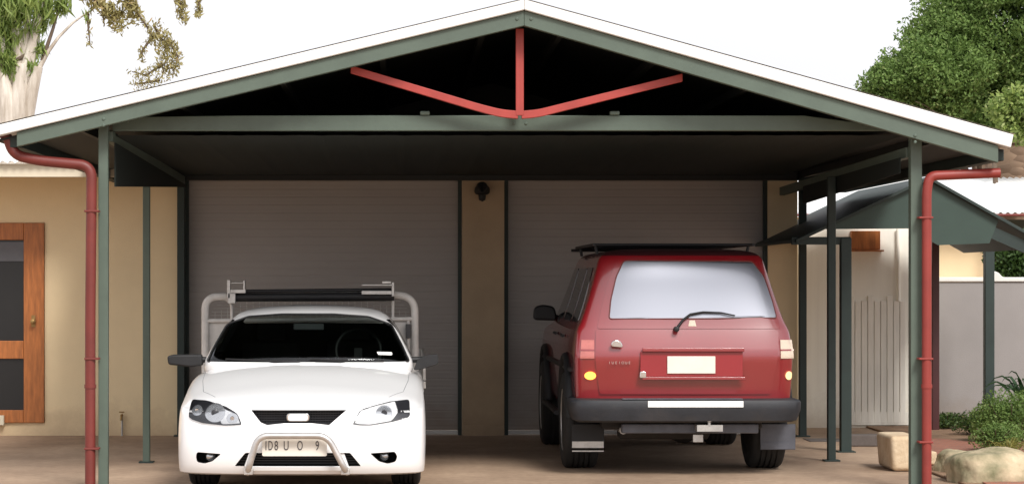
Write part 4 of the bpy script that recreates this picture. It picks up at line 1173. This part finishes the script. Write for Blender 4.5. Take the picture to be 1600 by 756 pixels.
# ------------------------------------------------------------------ garden: boulders, blocks, plants
def rock(name, c, r, m, label, cat, group=None, seed=0, flat=0):
    bm = NB(); bmesh.ops.create_icosphere(bm, subdivisions=5, radius=1)
    for v in bm.verts:
        p = v.co.copy(); k = 1+.22*noise.noise(p*1.0+Vector((seed,0,0)))+.06*noise.noise(p*2.7+Vector((0,seed,0)))+.02*noise.noise(p*9)
        p = Vector((math.copysign(abs(p.x)**.8, p.x), math.copysign(abs(p.y)**.8, p.y), math.copysign(abs(p.z)**.75, p.z)))
        v.co = Vector((p.x*r[0]*k, p.y*r[1]*k, max(p.z*r[2]*k, -.05)))
    o = obj(name, bm, m, None, smooth=60); o.location = c
    return tag(o, label, cat, group)
rock('boulder', (WX(1556,16.7), 16.7, .03), (.33,.30,.22), M['boulder'], 'large lichened boulder in the lower right corner of the garden', 'rock', seed=3)
rock('boulder', (WX(1500,17.5), 17.5, .03), (.20,.24,.145), M['boulder'], 'lower flat boulder just left of the large lichened one', 'rock', seed=9)
# sandstone block against the right post
Zp = 17.6
bm = NB(); box(bm, WX(1391,Zp), WX(1440,Zp), Zp, Zp+.55, .004, WZ(681,Zp))
for v in bm.verts:
    if v.co.z < .1 and v.co.x < WX(1410,Zp): v.co.x += .02
tag(obj('sandstone_block', bm, M['sandstone'], None, loc=(WX(1410,Zp), Zp, 0), bevel=.035, seg=4), 'cream sandstone block standing behind the right front carport post', 'stone block')
for i, (px, py, w_, h_, lab) in enumerate(((1459, 712, .05, .10, 'narrow upright cream stone beside the red right downpipe'), (1485, 722, .12, .045, 'low cream stone slab on the brick paving by the boulders'))):
    Z = 17.9 if i == 0 else 18.0
    bm = NB(); box(bm, WX(px,Z)-w_/2, WX(px,Z)+w_/2, Z, Z+.15, .0305, .0305+h_)
    tag(obj('edging_stone', bm, M['sandstone'], None, loc=(WX(px,Z), Z, 0), bevel=.012, seg=3), lab, 'stone')
# dark kerb / step beyond the driveway
bm = NB(); box(bm, WX(1326,20.3), 4.36, 20.3, 20.5, .002, .10); tag(obj('kerb', bm, M['dark_edge'], bevel=.01), 'dark kerb at the edge of the driveway', kind='structure')
bm = NB(); box(bm, WX(1266,20.9), WX(1325,20.9), 20.9, 21.3, .001, .006); tag(obj('drain_cover', bm, M['dark_edge'], bevel=.001), 'flat dark drain cover in the ground by the right posts', 'drain')

def shrub(name, c, r, n, size, m, label, cat='shrub', stems=7, aspect=.5, group=None):
    t = thing(name, (c[0], c[1], .02), label, cat, group)
    bm = NB()
    for k in range(12):
        a = random.uniform(0, 6.28); q = random.uniform(0, .65)
        cc = (c[0]+r[0]*q*math.cos(a), c[1]+r[1]*q*math.sin(a), .02+r[2]*random.uniform(.35,.75))
        leaves(bm, cc, (r[0]*.45, r[1]*.45, r[2]*.42), n//12, size, aspect, shell=.4)
    for v in bm.verts:
        if v.co.z < .022: v.co.z = .022+random.random()*.02
    obj('foliage', bm, m, t)
    bm = NB()
    for k in range(stems):
        a = 6.28*k/stems; tube(bm, [(c[0], c[1], .02), (c[0]+r[0]*.3*math.cos(a), c[1]+r[1]*.3*math.sin(a), .05+r[2]*.4), (c[0]+r[0]*.6*math.cos(a), c[1]+r[1]*.6*math.sin(a), .05+r[2]*.75)], [.01,.007,.003], 5)
    obj('stem', bm, M['bark_brown'], t)
def gp(px, Z): return (WX(px, Z), Z)
SH = 'low shrubs in the right garden bed'
shrub('shrub', gp(1480,22.5), (.25,.25,.14), 2200, .028, M['leaf_shrub'], 'sparse low shrub at the foot of the grey wall beside the maroon post', group=SH)
shrub('shrub', gp(1528,21.6), (.28,.3,.20), 3000, .028, M['leaf_shrub'], 'small rounded shrub left of the mounded one in front of the grey wall', group=SH)
shrub('shrub', gp(1580,20.6), (.42,.4,.42), 9000, .026, M['leaf_tree'], 'large mounded fine leaved green shrub at the right edge of the garden bed', group=SH)
shrub('shrub', gp(1555,19.4), (.26,.25,.22), 3600, .024, M['leaf_tree'], 'bright green low shrub just behind the large boulder', group=SH)
def tuft(name, c, h, n, m, label, cat, wid=.012, spread=.5, seg=6):
    bm = NB()
    for k in range(n):
        a = random.uniform(0, 6.283); sp = random.uniform(.25, 1)*spread; hh = h*random.uniform(.7, 1.1)
        base = Vector((c[0]+random.gauss(0,.03), c[1]+random.gauss(0,.03), .02)); prev = None
        dx = Vector((math.cos(a), math.sin(a), 0)); sd = Vector((-math.sin(a), math.cos(a), 0))
        for i in range(seg+1):
            t = i/seg; p = base+dx*sp*t+Vector((0,0,hh*(1.5*t-.75*t*t*(1+.5*sp/spread)))); wv = wid*(1-t**2.2)*(.6+.8*t if t < .5 else 1)+.001
            v = (bm.verts.new(p-sd*wv+Vector((0,0,wv*.5))), bm.verts.new(p-Vector((0,0,wv*.2))), bm.verts.new(p+sd*wv+Vector((0,0,wv*.5))))
            if prev:
                bm.faces.new((prev[0], prev[1], v[1], v[0])); bm.faces.new((prev[1], prev[2], v[2], v[1]))
            prev = v
    o = obj(name, bm, m, None, loc=(c[0], c[1], .02), smooth=70)
    return tag(o, label, cat)
tuft('strappy_plant', gp(1610,21.5), 1.05, 30, M['leaf_strap'], 'dark green strap leaved plant arching in from the right edge before the grey wall', 'plant', .032, .48)
tuft('grass_clump', gp(1577,18.6), .26, 70, M['leaf_yellow'], 'yellowish grass clump rising behind the large boulder', 'grass clump', .006, .16)

# ------------------------------------------------------------------ trees
def branch(bm, p, d, ln, r, lvl, tips, droop=.0, curv=.25, kids=3):
    pts = [Vector(p)]; rs = [r]; d = Vector(d).normalized(); n = 6
    for i in range(n):
        d = (d+Vector((random.gauss(0,curv*.4), random.gauss(0,curv*.4), random.gauss(0,curv*.3)-droop*(i/n)))).normalized()
        pts.append(pts[-1]+d*ln/n); rs.append(r*(1-.6*(i+1)/n))
    tube(bm, pts, rs, 7 if r > .03 else 5)
    if lvl == 0: tips.append(pts[-1]); tips.append(pts[-3]); return
    for k in range(kids):
        i = random.randint(2, n); a = Vector((random.gauss(0,1), random.gauss(0,1), random.gauss(.2,.7))).normalized()
        branch(bm, pts[i], (d*.9+a*.75), ln*random.uniform(.5,.7), rs[i]*.65, lvl-1, tips, droop, curv, kids)

# big dense tree right
def px3(px, py, Z): return W(px, py, Z)
ZT = 40.
T = thing('dense_tree', (WX(1530,ZT), ZT, 0), 'large dense round green tree rising behind the right roof', 'tree')
bm = NB(); tips = []
base = Vector((WX(1540,ZT), ZT, 0))
tube(bm, [base, base+Vector((.05,0,1.5)), base+Vector((-.05,0,3.0)), base+Vector((0,0,4.2))], [.22,.18,.15,.11], 12)
for a in range(9):
    branch(bm, base+Vector((0,0,2.0+.25*a)), (math.cos(a*2.3), math.sin(a*2.3)*.6, .8), 2.0, .07, 1, tips)
obj('trunk', bm, M['bark_brown'], T, smooth=60)
bm = NB()
def clumps(bm, px, py, Z, rp, n_cl, n_lf, size, cr=.32, aspect=.5):
    c = W(px, py, Z); s = F/Z; rx_, rz2 = rp[0]/s, rp[1]/s
    for _ in range(n_cl):
        d = Vector((random.gauss(0,1), random.gauss(0,1)*.9, random.gauss(0,1))).normalized()
        k = random.uniform(.55, 1.0)
        q = c+Vector((d.x*rx_, d.y*rx_*.8, d.z*rz2))*k
        r_ = cr*random.uniform(.6, 1.25)
        leaves(bm, q, (r_, r_, r_*.75), n_lf, size, aspect, shell=.6)
clumps(bm, 1580, 50, ZT, (150,130), 260, 230, .07)
clumps(bm, 1455, 125, ZT-1, (88,62), 110, 210, .066, .26)
clumps(bm, 1385, 138, ZT-1.2, (36,34), 44, 150, .062, .18)
clumps(bm, 1480, 70, ZT-.5, (70,60), 70, 210, .066, .26)
clumps(bm, 1540, 190, ZT, (110,60), 70, 170, .08, .28)
obj('crown', bm, M['leaf_tree'], T)
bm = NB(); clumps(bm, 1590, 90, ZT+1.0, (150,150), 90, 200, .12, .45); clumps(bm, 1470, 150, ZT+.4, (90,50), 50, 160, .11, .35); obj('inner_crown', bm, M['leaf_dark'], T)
T = thing('small_tree', (WX(1610,31.5), 31.5, 0), 'brighter light green small tree at the right edge in front of the dense tree', 'tree')
bm = NB(); b0 = Vector((WX(1615,31.5), 33.5, 0)); tube(bm, [b0, b0+Vector((.05,0,2)), b0+Vector((-.05,0,3.6))], [.07,.05,.03], 8); obj('trunk', bm, M['bark_brown'], T, smooth=60)
bm = NB(); clumps(bm, 1600, 175, 33.5, (48,38), 60, 150, .075, .2); obj('crown', bm, M['leaf_gum'], T)
T = thing('hedge_bush', (WX(1600,31.), 33., 0), 'dark green bush below the stone chimney at the right edge', 'bush')
bm = NB(); clumps(bm, 1608, 285, 35.2, (48,30), 50, 150, .08, .22); clumps(bm, 1640, 340, 35.2, (48,60), 50, 150, .08, .25); obj('foliage', bm, M['leaf_tree'], T)
bm = NB(); b0 = Vector((WX(1615,35), 35.2, 0)); tube(bm, [b0, b0+Vector((0,0,1.4)), b0+Vector((0.05,0,2.6))], [.05,.04,.02], 6); obj('trunk', bm, M['bark_brown'], T)
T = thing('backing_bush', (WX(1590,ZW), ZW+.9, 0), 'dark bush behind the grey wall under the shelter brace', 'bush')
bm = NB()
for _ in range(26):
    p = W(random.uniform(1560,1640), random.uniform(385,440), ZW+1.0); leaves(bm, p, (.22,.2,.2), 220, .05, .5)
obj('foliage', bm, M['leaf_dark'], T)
bm = NB(); b0 = Vector((WX(1595,ZW+1), ZW+1.0, 0)); tube(bm, [b0, b0+Vector((0,0,1.6))], [.05,.03], 6); obj('trunk', bm, M['bark_brown'], T)

# gum tree left
ZE = 30.
E = thing('gum_tree', (WX(20,ZE), ZE, 0), 'pale barked gum tree with drooping leaves at the top left', 'tree')
bm = NB()
def ep(px, py, dz=0): return W(px, py, ZE+dz)
tube(bm, [(WX(18,ZE), ZE, 0), (WX(18,ZE), ZE, 1.8), ep(12,200), ep(8,150), ep(-4,90)], [.20,.18,.15,.13,.08], 14)
tube(bm, [(WX(24,ZE), ZE+.1, 0), (WX(24,ZE), ZE+.1, 1.8), ep(28,200), ep(30,150), ep(34,100)], [.20,.17,.13,.11,.08], 14)
tube(bm, [(WX(28,ZE), ZE-.05, 0), (WX(30,ZE), ZE-.05, 1.8), ep(38,195), ep(48,150), ep(60,105)], [.16,.14,.11,.09,.06], 14)
tube(bm, [(WX(8,ZE), ZE-.08, 0), (WX(8,ZE), ZE-.08, 1.8), ep(-2,195), ep(-12,150), ep(-30,105)], [.16,.14,.11,.09,.06], 14)
obj('trunk', bm, M['bark_pale'], E, smooth=60)
limbs = [([ep(30,140,.12),ep(12,95),ep(0,60),ep(-20,20)],[.12,.09,.07,.05]), ([ep(36,130,.12),ep(48,85),ep(58,40),ep(70,-20)],[.13,.08,.06,.04]),
         ([ep(50,150,.05),ep(62,105),ep(76,80),ep(92,58),ep(114,36),ep(137,20)],[.07,.035,.026,.02,.016,.008]), ([ep(66,95),ep(82,48),ep(90,20),ep(96,-20)],[.03,.022,.018,.014]),
         ([ep(0,102),ep(30,92),ep(64,74)],[.035,.03,.015]), ([ep(28,120,.12),ep(26,60),ep(14,0),ep(8,-40)],[.11,.07,.05,.04]), ([ep(34,100,.1),ep(44,40),ep(36,-20)],[.08,.05,.03])]
for pts, rs in limbs:
    bm = NB(); tube(bm, pts, rs, 8); obj('limb', bm, M['bark_pale'] if rs[0] > .04 else M['bark_brown'], E, smooth=60)
bm = NB()
for px, py, r, n in ((8,15,30,560),(38,8,22,300),(18,55,20,230),(55,40,15,90),(70,15,13,140),(100,8,12,120),(8,95,18,380),(22,112,12,130),(62,78,10,60),(50,104,9,60),(30,128,8,50),(2,120,9,60),(-20,60,40,800),(45,-20,60,1200),(135,25,5,12)):
    c = ep(px, py); leaves(bm, c, (r/120*1.05, r/120, r/120*1.25), n, .19, .14, droop=2.2, shell=.1)
obj('crown', bm, M['leaf_gum'], E)
# overhanging sprays
bm = NB(); bt = NB()
def spray(pts, m_n, r, size):
    for i in range(len(pts)-1):
        a, b = pts[i], pts[i+1]
        for k in range(m_n):
            t = random.random(); p = ep(a[0]*(1-t)+b[0]*t, a[1]*(1-t)+b[1]*t, 0)
            leaves(bm, p, (r*1.15, r, r*1.15), 3, size*.9, .3, droop=.8, shell=.1)
    tube(bt, [ep(x, y) for x, y in pts], [.022-.016*i/(len(pts)-1) for i in range(len(pts))], 5)
tube(bt, [ep(96,-20), ep(150,-15), ep(230,-25), ep(310,-18)], [.03,.028,.02,.012], 6)
spray([(135,-10),(160,12),(178,20),(186,45)], 60, .11, .10)
spray([(195,-15),(200,10),(212,28)], 70, .12, .10)
spray([(205,8),(228,40),(240,60)], 16, .05, .07)
spray([(240,40),(252,60),(262,85),(252,122)], 70, .12, .075)
spray([(262,60),(278,90),(270,115)], 60, .08, .07)
spray([(240,55),(222,80),(222,95)], 22, .05, .06)
spray([(255,100),(228,118),(206,112)], 36, .08, .06)
spray([(250,125),(225,130),(210,132)], 28, .07, .06)
spray([(276,-12),(283,12),(287,32)], 30, .07, .10)
spray([(306,-12),(312,12),(309,24)], 18, .05, .10)
spray([(137,20),(138,45),(141,72)], 9, .04, .08)
spray([(160,12),(163,42)], 7, .03, .06)
obj('outer_foliage', bm, M['leaf_olive'], E); obj('twigs', bt, M['bark_brown'], E)
